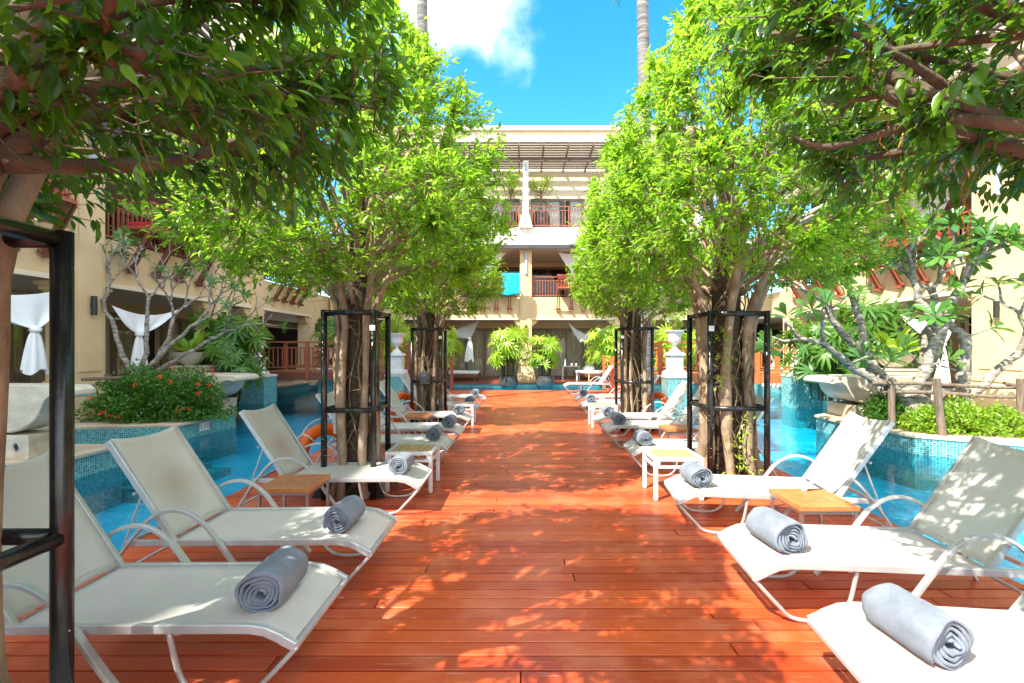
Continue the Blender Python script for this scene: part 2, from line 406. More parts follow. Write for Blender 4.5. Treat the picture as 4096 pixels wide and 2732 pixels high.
def tmpl_paddle():
    v = [(0,0,0), (.3,.22,.03), (.3,-.22,.03), (.3,0,0), (.7,.5,.03), (.7,-.5,.03), (.7,0,-.03), (.93,.28,-.04), (.93,-.28,-.04), (1,0,-.09)]
    f = [(0,3,1),(0,2,3),(3,6,4),(3,4,1),(3,2,5),(3,5,6),(6,9,7),(6,7,4),(6,5,8),(6,8,9)]
    return np.array(v), np.array(f)
TM = dict(fine=tmpl_fine(), rough=tmpl_rough(), blade=tmpl_blade(), paddle=tmpl_paddle())
def norm(a): return a / np.maximum(np.linalg.norm(a, axis=-1, keepdims=True), 1e-9)
def leaves(name, mat, pos, dirs, nrm, length, width, tint, kind='rough', parent=None, smooth=False):
    tv, tf = TM[kind]; n = len(pos)
    d = norm(dirs); b = norm(np.cross(nrm, d)); u = np.cross(d, b)
    L = np.asarray(length).reshape(-1,1,1) * np.ones((n,1,1)); Wd = np.asarray(width).reshape(-1,1,1) * np.ones((n,1,1))
    V = pos[:,None,:] + d[:,None,:]*tv[None,:,0:1]*L + b[:,None,:]*tv[None,:,1:2]*Wd + u[:,None,:]*tv[None,:,2:3]*L
    F = tf[None,:,:] + (np.arange(n)*len(tv))[:,None,None]
    V = V.reshape(-1,3).astype(np.float32); F = F.reshape(-1,3).astype(np.int32)
    me = bpy.data.meshes.new(name); me.vertices.add(len(V)); me.vertices.foreach_set('co', V.ravel())
    me.loops.add(F.size); me.loops.foreach_set('vertex_index', F.ravel())
    me.polygons.add(len(F)); me.polygons.foreach_set('loop_start', np.arange(0, F.size, 3, dtype=np.int32))
    me.polygons.foreach_set('loop_total', np.full(len(F), 3, dtype=np.int32))
    me.update(calc_edges=True)
    at = me.attributes.new('tint', 'FLOAT_COLOR', 'POINT')
    t = np.repeat(np.clip(tint, 0, 1), len(tv)); c = np.stack([t, t, t, np.ones_like(t)], 1).astype(np.float32)
    at.data.foreach_set('color', c.ravel())
    return link(name, me, mat, parent, smooth)
# ------------------------------------------------------------------ the ground, pool and decks
rnd = random.Random(5)
m = MB(); m.v = [(-300,-300,-1.9),(300,-300,-1.9),(300,400,-1.9),(-300,400,-1.9)]; m.f = [(0,1,2,3)]
struct(m.build('ground', 'ground_stone'))
m = MB().box(-13, 13, -8, 21.055, -1.6, -.70); struct(m.build('pool_floor', 'pool_floor_tile'))
m = MB(); m.v = [(-13,-8,-.12),(13,-8,-.12),(13,21.05,-.12),(-13,21.05,-.12)]; m.f = [(0,1,2,3)]
struct(m.build('water', 'pool_water'))
# timber deck: each board its own strip, boards joined end to end inside one deck surface
DX0, DX1, DY1 = -3.3, 3.5, 18.0
m = MB(); tints = []
y = -3.0
while y < DY1:
    w = .114; xs = [DX0]; x = DX0 + rnd.uniform(.8, 5.5)
    while x < DX1 - .4: xs.append(x); x += rnd.uniform(3.2, 6)
    xs.append(DX1)
    for a, b in zip(xs[:-1], xs[1:]):
        dz = rnd.uniform(-.0025, .0015); t = rnd.random()
        g = .006
        m.add([(a+g*.6, y+g, -.03), (b-g*.6, y+g, -.03), (b-g*.6, y+w-g, -.03), (a+g*.6, y+w-g, -.03),
               (a+g*.6, y+g, -.003+dz), (b-g*.6, y+g, -.003+dz), (b-g*.6, y+w-g, -.003+dz), (a+g*.6, y+w-g, -.003+dz),
               (a+g*.6+.003, y+g+.003, dz), (b-g*.6-.003, y+g+.003, dz), (b-g*.6-.003, y+w-g-.003, dz), (a+g*.6+.003, y+w-g-.003, dz)],
              [(0,3,2,1),(0,1,5,4),(1,2,6,5),(2,3,7,6),(3,0,4,7),(4,5,9,8),(5,6,10,9),(6,7,11,10),(7,4,8,11),(8,9,10,11)])
        tints += [t]*12
    y += w
o = m.build('deck', 'deck_timber'); at = o.data.attributes.new('tint', 'FLOAT_COLOR', 'POINT')
at.data.foreach_set('color', np.repeat(np.array(tints, dtype=np.float32), 4)); struct(o)
struct(MB().box(DX0+.03, DX1-.03, -3, DY1-.03, -.09, -.034).build('deck_joists', 'dark_interior'))
struct(MB().box(DX0+.06, DX1-.06, -3, DY1-.1, -1.349, -.095).build('deck_footing', 'pool_mosaic'))
struct(MB().box(-9, 11, 21.06, 26.4, -1.8, .0).build('terrace_footing', 'pool_mosaic'))
m = MB()
y = 21.0
while y < 26.3: m.box(-9, 11, y, y+.135, .002, .05); y += .14
struct(m.build('terrace', 'terrace_timber'))
def bank(name, poly):
    inn = poly
    struct(MB().prism(poly, -1.349, .155).build(name, 'pool_mosaic'))
    cx = sum(p[0] for p in poly)/len(poly); cy = sum(p[1] for p in poly)/len(poly)
    big = [(p[0] + (.05 if p[0] < cx else -.05)*0 + math.copysign(.04, -cx) , p[1]) for p in poly]
    struct(MB().prism(big, .156, .205).build('coping' if 0 else 'pool_coping', 'coping_stone', bevel=.008))
bank('pool_bank', [(-14,5.85),(-6.05,5.85),(-6.05,6.95),(-9.0,7.0),(-9.0,8.42),(-8.3,8.45),(-6.57,8.76),(-6.42,10.3),(-6.9,10.9),(-8.9,11.7),(-9.1,14.2),(-9.15,21.0),(-14,21.0)])
bank('pool_bank', [(14,21.0),(10.2,21.0),(10.0,14),(8.8,11.6),(7.4,10.7),(6.36,9.98),(6.32,9.3),(6.52,7.67),(7.7,6.92),(9.2,5.8),(9.6,-7.9),(14,-7.9)])
# submerged steps in the left corner
for i in range(4):
    struct(MB().box(-9.2, -6.5 - i*.0 + .25*i, 7.03, 8.40, -1.345 + i*.0, -.30 - i*.09).build('pool_steps', 'pool_mosaic')) if i == 0 else \
    struct(MB().box(-6.5 + .35*(i-1) + .001, -6.5 + .35*i, 7.0, 8.6, -1.345, -.30 - i*.09).build('pool_steps', 'pool_mosaic'))

# ------------------------------------------------------------------ hotel wings, one builder in local (u along, w outward, z up)
def wing(label, O, U, Wv, cols, u0, u1, sc_z=0.0, colw=.56, groups=(), roofcurve=False, wide=None, extra=0):
    root = thing('hotel_building', label, 'building')
    U = Vector(U); Wv = Vector(Wv); O = Vector(O)
    def T(x, y, z): p = O + U*x + Wv*y; return (p.x, p.y, z + sc_z)
    def P(m, name, mat, **k): return m.xf(T).build(name, mat, root, **k)
    wide = wide or {}
    # structural slabs and walls
    P(MB().box(u0, u1, -3.5, -.02, 3.1, 4.08), 'balcony_slab', 'stucco', bevel=.01)
    P(MB().box(u0, u1, -3.4, -.25, 3.06, 3.098), 'ceiling', 'ceiling_plaster')
    P(MB().box(u0, u1, -.02, .03, 3.0, 3.10), 'band_moulding', 'stucco_light')
    P(MB().box(u0, u1, -4.0, -3.5, 2.75, 3.9), 'wall', 'stucco')
    P(MB().box(u0, u1, -3.9, -3.45, 6.05, 7.4), 'wall', 'stucco')
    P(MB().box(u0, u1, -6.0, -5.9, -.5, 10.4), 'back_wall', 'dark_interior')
    P(MB().box(u0, u1, -5.9, -3.5, 3.1, 4.05), 'room_floor', 'ceiling_plaster')
    P(MB().box(u0, u1, -5.9, -2.1, 7.5, 7.95), 'upper_terrace_slab', 'concrete', bevel=.01)
    P(MB().box(u0, u1, -2.1, -2.02, 7.52, 7.88), 'kerb_panel', 'concrete', bevel=.01)
    P(MB().box(u0, u1, -4.5, -4.1, 10.1, 13.9).box(u0, u1, -5.9, -4.5, 10.1, 10.4), 'parapet_wall', 'stucco_light')
    P(MB().box(u0, u1, -4.6, -3.95, 13.9, 14.15), 'parapet_cap', 'stucco_light', bevel=.02)
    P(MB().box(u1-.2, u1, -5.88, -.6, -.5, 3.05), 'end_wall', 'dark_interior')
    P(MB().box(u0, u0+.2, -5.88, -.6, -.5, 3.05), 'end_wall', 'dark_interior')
    if extra: P(MB().box(u0, u1, -5.4, -4.7, 13.8, extra), 'attic_shade_wall', 'stucco_light')  # unseen wall added above the parapet to shade the left of the deck
    # sloping shingle eave with stepped courses
    m = MB(); n = 9
    for i in range(n):
        w0 = .42 - i*2.5/n; z0 = 6.47 + i*1.03/n
        m.extr([(w0, z0), (w0, z0+.035), (w0-2.5/n-.04, z0+1.03/n+.035), (w0-2.5/n-.04, z0+1.03/n)], 'x', u0, u1)
    P(m, 'eave_roof', 'roof_shingle')
    P(MB().box(u0, u1, .36, .43, 6.30, 6.46), 'fascia', 'dark_fascia')
    P(MB().box(u0, u1, -3.4, .36, 6.33, 6.37), 'soffit', 'ceiling_plaster')
    # columns
    for c in cols:
        hw = wide.get(c, colw)/2
        m = MB().box(c-hw, c+hw, -.52, .06, .9, 6.33)
        m.box(c-hw*.72, c+hw*.72, .06, .085, 1.15, 5.9)
        m.box(c-hw-.03, c+hw+.03, -.54, .08, 6.22, 6.32)
        P(m, 'column', 'stucco', bevel=.008)
        m = MB(); a, b = hw+.04, hw+.20
        for (h, z0, z1, e) in ((a, .05, .86, .16),):
            m.add([(c-h-e,-.7,z0),(c+h+e,-.7,z0),(c+h+e,.10+e,z0),(c-h-e,.10+e,z0),(c-h,-.56,z1),(c+h,-.56,z1),(c+h,.10,z1),(c-h,.10,z1)],
                  [(0,3,2,1),(4,5,6,7),(0,1,5,4),(1,2,6,5),(2,3,7,6),(3,0,4,7)])
        m.box(c-hw-.07, c+hw+.07, -.58, .13, .862, .91).box(c-hw-.035, c+hw+.035, -.55, .095, .912, .97)
        P(m, 'plinth', 'stucco', bevel=.008)
        for sg in (-1, 1):   # stepped corbels under the band
            m = MB(); a = c + sg*hw
            for i in range(3): m.box(min(a, a+sg*(.30-.09*i)), max(a, a+sg*(.30-.09*i)), -.45, -.05, 2.995-.09*(i+1), 2.995-.09*i)
            P(m, 'corbel', 'stucco', bevel=.006)
        P(MB().tube([(c, .15, 2.35), (c, .15, 2.75)], .055, 12).box(c-.02, c+.02, .085, .15, 2.5, 2.6), 'wall_lamp', 'lamp_black')
        P(MB().box(c-.05, c+.05, .086, .16, 5.15, 6.2), 'wall_lamp', 'frosted_blue')
    # bays
    cc = sorted(cols)
    for a, b in zip(cc[:-1], cc[1:]):
        a2 = a + wide.get(a, colw)/2; b2 = b - wide.get(b, colw)/2
        L = b2 - a2; npan = max(1, round(L/1.0))
        # ground floor glazed doors
        m = MB().box(a2-.3, b2+.3, -3.62, -3.52, 2.62, 2.75).box(a2-.3, b2+.3, -3.62, -3.52, .05, .13)
        for i in range(npan+1):
            x = a2 + L*i/npan; m.box(x-.035, x+.035, -3.61, -3.53, .13, 2.62)
        P(m, 'door_frame', 'bronze_frame')
        P(MB().box(a2, b2, -3.585, -3.575, .13, 2.62), 'door_glass', 'window_glass')
        def curt(z0, z1, w, uu0, uu1, amp=.035, per=.13):
            nn = max(8, int((uu1-uu0)/per*6))
            return MB().grid(lambda s, t: (uu0 + (uu1-uu0)*s, w + amp*math.sin(2*math.pi*(uu0+(uu1-uu0)*s)/per + 1.3*math.sin(3.1*s*L)) , z0 + (z1-z0)*t), nn, 1)
        P(curt(.12, 2.62, -3.8, a2+.02, b2-.02), 'room_curtain', 'room_curtain', smooth=True)
        # first floor windows
        m = MB().box(a2-.3, b2+.3, -3.46, -3.4, 6.0, 6.1)
        for i in range(npan+1):
            x = a2 + L*i/npan; m.box(x-.03, x+.03, -3.46, -3.41, 4.09, 6.0)
        P(m, 'window_frame', 'brown_timber')
        P(MB().box(a2, b2, -3.445, -3.435, 4.09, 6.0), 'window_glass', 'window_glass')
        P(curt(4.09, 6.0, -4.0, a2+L*.5, b2-.02), 'room_curtain', 'room_curtain', smooth=True)
        # second floor windows
        m = MB().box(a2-.45, b2+.45, -4.25, -4.15, 10.0, 10.098)
        for i in range(npan+1):
            x = a2 + L*i/npan; m.box(x-.04, x+.04, -4.24, -4.16, 7.96, 10.0)
        P(m, 'window_frame', 'bronze_frame')
        P(MB().box(a2-.3, b2+.3, -4.205, -4.195, 7.96, 10.0), 'window_glass', 'window_glass')
        P(curt(7.96, 10.0, -4.32, a2-.2, a2+L*.42), 'room_curtain', 'sheer_curtain', smooth=True)
        P(curt(7.96, 10.0, -4.32, b2-L*.42, b2+.2), 'room_curtain', 'sheer_curtain', smooth=True)
        P(MB().box(a-.32, a+.32, -4.3, -4.1, 7.95, 10.1), 'wall', 'stucco')
        # railings
        m = MB().bar((a2, -.12, 5.05), (b2, -.12, 5.05), .07, .05).bar((a2, -.12, 4.88), (b2, -.12, 4.88), .035).bar((a2, -.12, 4.17), (b2, -.12, 4.17), .05)
        k = int(L/.13)
        for i in range(k+1):
            x = a2 + L*i/k; m.box(x-.016, x+.016, -.136, -.104, 4.17, 4.88)
        for x in (a2+.03, (a2+b2)/2, b2-.03): m.box(x-.035, x+.035, -.155, -.085, 4.08, 5.03)
        P(m, 'railing', 'bridge_timber')
        m = MB().bar((a, -2.16, 9.05), (b, -2.16, 9.05), .07, .05).bar((a, -2.16, 8.85), (b, -2.16, 8.85), .03).bar((a, -2.16, 8.05), (b, -2.16, 8.05), .045)
        k = int((b-a)/.16)
        for i in range(k+1):
            x = a + (b-a)*i/k; m.box(x-.014, x+.014, -2.175, -2.145, 8.05, 8.85)
        for x in (a+.34, (a+b)/2, b-.34): m.box(x-.03, x+.03, -2.19, -2.13, 7.95, 9.03)
        P(m, 'railing', 'bridge_timber')
        # pergola post
        c = b
        m = MB().box(c-.15, c+.15, -2.2, -1.95, 8.55, 11.35)
        m.add([(c-.36,-2.3,7.9),(c+.36,-2.3,7.9),(c+.36,-1.82,7.9),(c-.36,-1.82,7.9),(c-.20,-2.24,8.55),(c+.20,-2.24,8.55),(c+.20,-1.9,8.55),(c-.20,-1.9,8.55)],
              [(0,3,2,1),(4,5,6,7),(0,1,5,4),(1,2,6,5),(2,3,7,6),(3,0,4,7)])
        P(m, 'pergola_post', 'white_paint', bevel=.01)
        P(MB().box(c-.055, c+.055, -1.94, -1.86, 10.85, 11.15), 'post_lamp', 'frosted_blue')
    # pergola
    P(MB().box(u0, u1, -2.2, -2.0, 11.36, 11.56), 'pergola_beam', 'pergola_timber')
    m = MB(); x = u0 + .3
    while x < u1: m.box(x-.035, x+.035, -4.1, -.65, 11.57, 11.72); x += 1.23
    P(m, 'pergola_rafters', 'pergola_timber')
    m = MB(); w = -.75
    while w > -4.0: m.box(u0, u1, w-.085, w+.085, 11.73, 11.77); w -= .29
    P(m, 'pergola_slats', 'pergola_timber')
    # projecting timber balconies on knee braces
    for (ga, gb) in groups:
        m = MB().box(ga, gb, -.1, .62, 4.42, 4.50).bar((ga, .6, 5.03), (gb, .6, 5.03), .06).bar((ga, .6, 4.86), (gb, .6, 4.86), .03)
        k = int((gb-ga)/.13)
        for i in range(k+1):
            x = ga+.02 + (gb-ga-.04)*i/k; m.box(x-.015, x+.015, .585, .615, 4.50, 4.88)
        for x in (ga, gb): m.bar((x, -.1, 5.03), (x, .6, 5.03), .05)
        P(m, 'balcony_bench', 'bridge_timber')
        P(MB().box(ga+.05, gb-.05, -.02, .55, 4.505, 4.60), 'cushion', 'red_cushion', bevel=.03)
        k = max(2, round((gb-ga)/.72))
        for i in range(k+1):
            x = ga+.06 + (gb-ga-.12)*i/k
            P(MB().bar((x-.05, .05, 3.48), (x-.05, .58, 4.42), .035, .09).bar((x+.05, .05, 3.48), (x+.05, .58, 4.42), .035, .09)
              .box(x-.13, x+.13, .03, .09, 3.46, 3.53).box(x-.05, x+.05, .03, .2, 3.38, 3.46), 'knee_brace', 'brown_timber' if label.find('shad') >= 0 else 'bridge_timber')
    return root

wing('cream hotel block closing the far end of the pool, timber pergola on its terrace', (0, 21.9, 0), (1,0,0), (0,-1,0),
     [-8.85, -4.35, .15, 4.65, 9.15], -9.1, 10.9, groups=[(-3.2, -.55), (1.62, 4.2), (-8.2, -5.2), (5.4, 8.6)])
wing('shaded cream hotel wing along the left side of the pool behind the bare tree', (-9.22, 0, 0), (0,1,0), (1,0,0),
     [-7.6, -3.4, 1, 5.3, 9.75, 14.0, 15.95, 20.3], -8.5, 27, sc_z=.003, colw=.72, groups=[(1.8, 4.6), (6.3, 8.9), (10.7, 13.1), (17, 19)], extra=19.8)
wing('sunlit cream hotel wing along the right side of the pool behind the thick frangipani', (11.0, 0, 0), (0,1,0), (-1,0,0),
     [-6, -1.6, 2.7, 6.7, 10.55, 14.9, 19.0], -8.5, 27, sc_z=.006, colw=.72, groups=[(3.5, 5.9), (7.5, 9.5), (11.7, 14.2), (15.8, 18.2)], wide={10.55: 1.35})
# ------------------------------------------------------------------ sun loungers
def bez(pts, n=24):
    """Catmull-Rom through points"""
    P = [Vector(p) for p in pts]; out = []
    k = len(P); per = max(2, n // (k-1))
    for i in range(k-1):
        p0 = P[max(i-1,0)]; p1 = P[i]; p2 = P[i+1]; p3 = P[min(i+2,k-1)]
        for j in range(per):
            t = j/per
            out.append(.5*((2*p1)+(-p0+p2)*t+(2*p0-5*p1+4*p2-p3)*t*t+(-p0+3*p1-3*p2+p3)*t**3))
    out.append(P[-1]); return out
HX = 1.33; BX, BZ = .43, .68
def make_lounger():
    t = thing('sun_lounger', 'x', 'sun lounger')
    m = MB()
    prof = [(0,.275),(.06,.31),(.13,.345),(.20,.357),(.30,.358),(1.33,.352),(1.62,.350)]
    for sy in (-.305, .305):
        for (x0,z0),(x1,z1) in zip(prof[:-1], prof[1:]):
            m.bar((x0-.004,sy,z0), (x1+.004,sy,z1), .026, .042)
    for x, z in ((0.0,.272),(.55,.335),(HX+.02,.335),(1.62,.345)):
        m.bar((x,-.305,z), (x,.305,z), .026, .026)
    m.build('frame', 'aluminium_paint', t, bevel=.004)
    # woven seat with slight sag
    pr = bez([(.015,0,.285),(.07,0,.318),(.14,0,.352),(.22,0,.366),(.6,0,.366),(1.0,0,.364),(1.31,0,.362)], 30)
    def seat(s, tt):
        i = s*(len(pr)-1); a = int(min(i, len(pr)-2)); p = pr[a].lerp(pr[a+1], i-a)
        y = (tt-.5)*.60
        sag = .014*(1-(2*tt-1)**2) * min(1, s*5) * min(1, (1-s)*6)
        return (p.x, y, p.z - sag)
    m = MB().grid(seat, 30, 10); m.build('seat', 'sling_fabric', t, smooth=True, solid=.004)
    # backrest: rails and fabric
    m = MB()
    for sy in (-.29, .29):
        m.bar((HX-.02,sy,.345), (HX+BX,sy,.345+BZ), .026, .042)
    m.bar((HX+.03,-.29,.40),(HX+.03,.29,.40),.02).tube([(HX+BX*.93,-.29,.345+BZ*.93),(HX+BX*.95+.012,0,.345+BZ*.885),(HX+BX*.93,.29,.345+BZ*.93)], .012)
    m.bar((HX+BX*.55+.03,-.285,.345+BZ*.55-.05),(HX+BX*.55+.03,.285,.345+BZ*.55-.05),.018)
    m.build('backrest_frame', 'aluminium_paint', t, bevel=.004)
    d = Vector((BX,0,BZ)).normalized(); nn = Vector((-d.z,0,d.x))
    def back(s, tt):
        l = math.hypot(BX,BZ)
        y = (tt-.5)*.575; e = 1-(2*tt-1)**2
        ll = .02 + (l-.02 - .035*e*s)*s
        sag = -.028*e*math.sin(math.pi*min(1, s*1.0))**.6
        p = Vector((HX,y,.352)) + d*ll + nn*(.018 + sag)
        return p
    MB().grid(back, 20, 10).build('backrest', 'sling_fabric', t, smooth=True, solid=.004)
    for sg in (-1, 1):
        y = sg*.345
        p = bez([(.70,y,.0),(.84,y,.17),(.98,y,.365),(1.09,y,.50),(1.24,y,.578),(1.41,y,.545),(1.55,y,.40),(1.69,y,.20),(1.80,y,.0)], 40)
        m = MB(); k = len(p)
        for i in range(k-1):
            w = .036 if i < k*.33 else .028
            m.bar(p[i], p[i+1]+(p[i+1]-p[i])*.06, w, .022 if i < k*.7 else .018)
        m.bar((.98,sg*.31,.35),(.98,y,.35),.03)
        m.bar((1.58,sg*.31,.35),(1.585,y,.35),.02)
        m.build('armrest', 'aluminium_paint', t, bevel=.003)
        y = sg*.27
        MB().tube(bez([(-.005,sg*.30,.268),(.07,sg*.295,.185),(.15,sg*.285,.10),(.215,y,.035),(.30,y,.013),(.42,y,.013),(.50,y,.04),(.56,y,.12),(.595,sg*.29,.33)], 48), .0125, 8).build('leg', 'aluminium_paint', t, smooth=True)
        # adjuster strut of the back
        MB().tube([(HX+BX*.5,sg*.275,.345+BZ*.5-.02),(1.72,sg*.30,.13)], .008, 6).build('strut', 'aluminium_paint', t)
    MB().tube([(1.74,-.345,.11),(1.74,.345,.11)], .011, 8).build('crossbar', 'aluminium_paint', t)
    return t
LG = 'loungers lined up along the deck'
# near edge -> (x of the foot, y of the centre, turn, side, label)
loungers = [
 (-1.12, 1.42, 0, 'L', 'lounger at the bottom left edge, only the far strip of its seat showing', 1),
 (-1.05, 2.43, 0, 'L', 'large white lounger behind the nearest black pole on the left', 1),
 (-1.02, 3.38, 0, 'L', 'left lounger with a brownish stain on its backrest, before the teak table', 2),
 (-1.02, 4.83, 0, 'L', 'lounger with a rust coloured stain on its backrest, in front of the left tree cage', 3),
 (-1.03, 6.52, 0, 'L', 'left row lounger just behind the white side table beside the left front tree', 1),
 (-1.00, 7.60, 0, 'L', 'left row lounger second beyond the left front tree, towards its teak table', 1),
 (-1.02, 9.02, 0, 'L', 'left row lounger with its backrest beside the far left tree cage and lifebuoy', 1),
 (-1.02, 10.75, 0, 'L', 'left row lounger second from the far end, beyond the middle white side table', 1),
 (-1.02, 12.45, 0, 'L', 'last lounger of the left row nearest the pool at the far end of the deck', 1),
 (1.42, 2.02, -.10, 'R', 'sunlit lounger cut by the bottom right corner with a big pale towel roll', 1),
 (1.41, 3.06, -.07, 'R', 'lounger with leaf shadows on its see-through backrest, right row beside the orange teak table', 1),
 (1.42, 4.40, -.12, 'R', 'bright white lounger in front of the right front tree cage', 1),
 (1.42, 6.20, -.05, 'R', 'right row lounger just behind the white side table beside the right front tree', 1),
 (1.40, 7.85, -.03, 'R', 'right row lounger second beyond the white side table, next to the far teak table', 1),
 (1.40, 8.86, -.03, 'R', 'right row lounger third beyond the right front tree, before the far right tree', 1),
 (1.41, 11.00, -.02, 'R', 'right row lounger second from the far end, past the far right tree', 1),
 (1.41, 12.42, 0, 'R', 'last lounger of the right row before the empty deck', 1),
 (1.52, 16.9, 0, 'R', 'lone lounger at the far edge of the deck beside the orange bridge steps', 1),
]
L0 = make_lounger(); first = True; LPOS = []
for (x, y, rz, side, lab, kind) in loungers:
    ang = math.pi if side == 'L' else rz
    if first: o = L0; o.location = (x,y,0); o.rotation_euler = (0,0,ang); o['label'] = lab; o['group'] = LG; first = False
    else: o = dup(L0, (x,y,0), ang, lab, LG)
    if kind > 1:
        for ch in o.children:
            if ch.name.startswith('backrest') and not ch.name.startswith('backrest_frame'):
                ch.data = ch.data.copy(); ch.data.materials[0] = MATS['sling_brown_stain' if kind == 2 else 'sling_rust_stain']
                ch['label'] = 'backrest with a brownish stain' if kind == 2 else 'backrest with a rust coloured stain'
    LPOS.append((x, y, rz, side))

# ------------------------------------------------------------------ rolled towels
def towel(name, r0, L, seed, turns=4.6):
    rg = random.Random(seed); m = MB()
    N = int(turns*30); th = (r0-.012)/turns; per = [rg.uniform(-.35,.35) for _ in range(8)]
    def rad(i, off, yy):
        a = 2*math.pi*i/30
        r = .012 + th*i/30.0 + off
        wob = 1 + .045*math.sin(2*a*.5 + per[0]) + .03*math.sin(3*a+per[1]*9+i*.02) + .02*math.sin(5*a+i*.13+per[5]*8) + .012*math.sin(9*a+i*.21) + .03*math.sin(i*.057+per[6]*9)
        return r*wob, a
    ny = 14; vs = []
    for j in range(ny+1):
        t = j/ny; yy = -L/2 + L*t
        edge = min(t, 1-t)
        for i in range(N+1):
            for off in (0, th*.80):
                r, a = rad(i, off*(1 if edge > .03 else .80), yy)
                x = r*math.cos(a); z = r*math.sin(a)*.94
                if z < -r0*.86: z = -r0*.86 + (z + r0*.86)*.25
                rag = .010*math.sin(i*.23+per[2]*10)+.007*math.sin(i*.61+per[3]*8)
                bulge = 1 + .015*math.sin(3.1*t*2+per[4])
                vs.append((x*bulge, yy + (rag if edge < .03 else rag*.6)*(1 if t > .5 else -1), z*bulge))
    row = (N+1)*2; fs = []
    for j in range(ny):
        for i in range(N):
            for q in (0, 1):
                a = j*row + i*2 + q; b = a + row
                f = (a, a+2, b+2, b); fs.append(f if q == 1 else f[::-1])
        for i in (0, N):
            a = j*row + i*2; b = a+row; fs.append((a, a+1, b+1, b))
    for j in (0, ny):
        for i in range(N):
            a = j*row + i*2; fs.append((a, a+1, a+3, a+2))
    m.add(vs, fs)
    return m.build(name, 'terry_towel', None, smooth=True)
TW = [towel('rolled_towel', .104, .285, s) for s in (1, 2, 3, 4, 5)]

TG = 'rolled towels on the foot ends of the loungers'
tl = {1: ('grey-blue rolled towel on the large near left lounger, nearest towel on the left', .24, .03, 10),
 2: ('grey towel roll on the lounger whose backrest has a brownish stain', .27, .04, -14),
 3: ('grey towel roll with a loose flap before the left front tree cage', .24, .02, -8),
 4: ('towel roll on the left row lounger just behind the white side table', .22, -.03, 6),
 5: ('towel roll fifth from the front in the left row, on a shaded seat', .20, .0, -6),
 6: ('towel roll on the left row lounger beside the far left tree', .22, .0, 8),
 7: ('small distant towel roll second from the far end of the left row', .2, .05, -5),
 8: ('small distant towel roll at the far end of the left row', .25, .0, 0),
 9: ('big pale sunlit towel roll at the bottom right corner', .30, .02, 24),
 10: ('blue-grey towel roll on the lounger beside the orange teak table, leaf shadows on the seat', .27, .0, 28),
 11: ('blue towel roll on the bright lounger before the right tree cage', .23, .0, 16),
 12: ('pale towel roll tucked behind the right white side table', .20, .02, 10),
 13: ('towel roll on the right row lounger level with the far teak table', .24, .04, 10),
 14: ('towel roll on the right row lounger just before the far right tree', .24, .0, 4),
 15: ('bright small towel roll beside the farthest white side table on the right', .22, .05, 4),
 16: ('distant dark towel roll on the last lounger of the right row', .24, .0, 0)}
used = set()
for k, (lab, dx, dy, deg) in tl.items():
    x, y, rz, side = LPOS[k]; s = -1 if side == 'L' else 1
    src = TW[k % 5]
    if k % 5 in used: o = src.copy(); COL.objects.link(o)
    else: o = src; used.add(k % 5)
    ang = math.pi if side == 'L' else rz
    ca, sa = math.cos(ang), math.sin(ang)
    o.location = (x + dx*ca - dy*sa, y + dx*sa + dy*ca, .352 + .104*.88)
    o.rotation_euler = (0, 0, R(deg*.25))
    sc = 1.0 if k in (1, 9, 10) else .92
    o.scale = (sc, 1.08 if k in (1, 9, 10) else .95, sc)
    tag(o, lab, 'towel', TG)

# ------------------------------------------------------------------ side tables
def white_table():
    t = thing('side_table', 'x', 'side table', group='white framed side tables')
    w, d, h = .54, .50, .47
    m = MB().box(0, w, 0, .045, h-.045, h-.004).box(0, w, d-.045, d, h-.045, h-.004).box(0, .045, .045, d-.045, h-.045, h-.004).box(w-.045, w, .045, d-.045, h-.045, h-.004)
    for yy in (.008, d-.038): m.box(.045, w-.045, yy, yy+.03, h-.125, h-.095).box(.045,.07,yy,yy+.03,h-.095,h-.045).box(w-.07,w-.045,yy,yy+.03,h-.095,h-.045)
    for xx in (.008, w-.038): m.box(xx, xx+.03, .045, d-.045, h-.125, h-.095).box(xx,xx+.03,.045,.07,h-.095,h-.045).box(xx,xx+.03,d-.07,d-.045,h-.095,h-.045)
    m.build('frame', 'white_aluminium', t, bevel=.004)
    for xx in (0, w-.045):
        for yy in (0, d-.045): MB().box(xx+.001, xx+.044, yy+.001, yy+.044, .008, h-.046).box(xx+.004, xx+.041, yy+.004, yy+.041, 0, .007).build('leg', 'white_aluminium', t, bevel=.004)
    m = MB(); n = 6; s = (w-.10)/n
    for i in range(n): m.box(.05+s*i+.006, .05+s*(i+1)-.006, .048, d-.048, h-.022, h-.006)
    m.build('slat_top', 'teak_pale', t, bevel=.003)
    return t
def teak_table():
    t = thing('teak_table', 'x', 'side table', group='small teak side tables')
    w, d, h = .46, .46, .435
    m = MB().box(0, w, 0, .03, h-.038, h).box(0, w, d-.03, d, h-.038, h).box(0,.03,.03,d-.03,h-.038,h).box(w-.03,w,.03,d-.03,h-.038,h)
    n = 11; s = (w-.066)/n
    for i in range(n): m.box(.033+s*i+.002, .033+s*(i+1)-.005, .0305, d-.0305, h-.02, h-.003)
    m.build('slat_top', 'teak_dark', t, bevel=.002)
    MB().box(.01, w-.01, .01, .03, h-.062, h-.04).box(.01, w-.01, d-.03, d-.01, h-.062, h-.04).box(.01,.03,.03,d-.03,h-.062,h-.04).box(w-.03,w-.01,.03,d-.03,h-.062,h-.04).build('frame', 'brushed_steel', t)
    for xx in (.01, w-.032):
        for yy in (.01, d-.032): MB().box(xx, xx+.022, yy, yy+.022, 0, h-.063).build('leg', 'brushed_steel', t)
    return t
w0 = white_table(); k0 = teak_table()
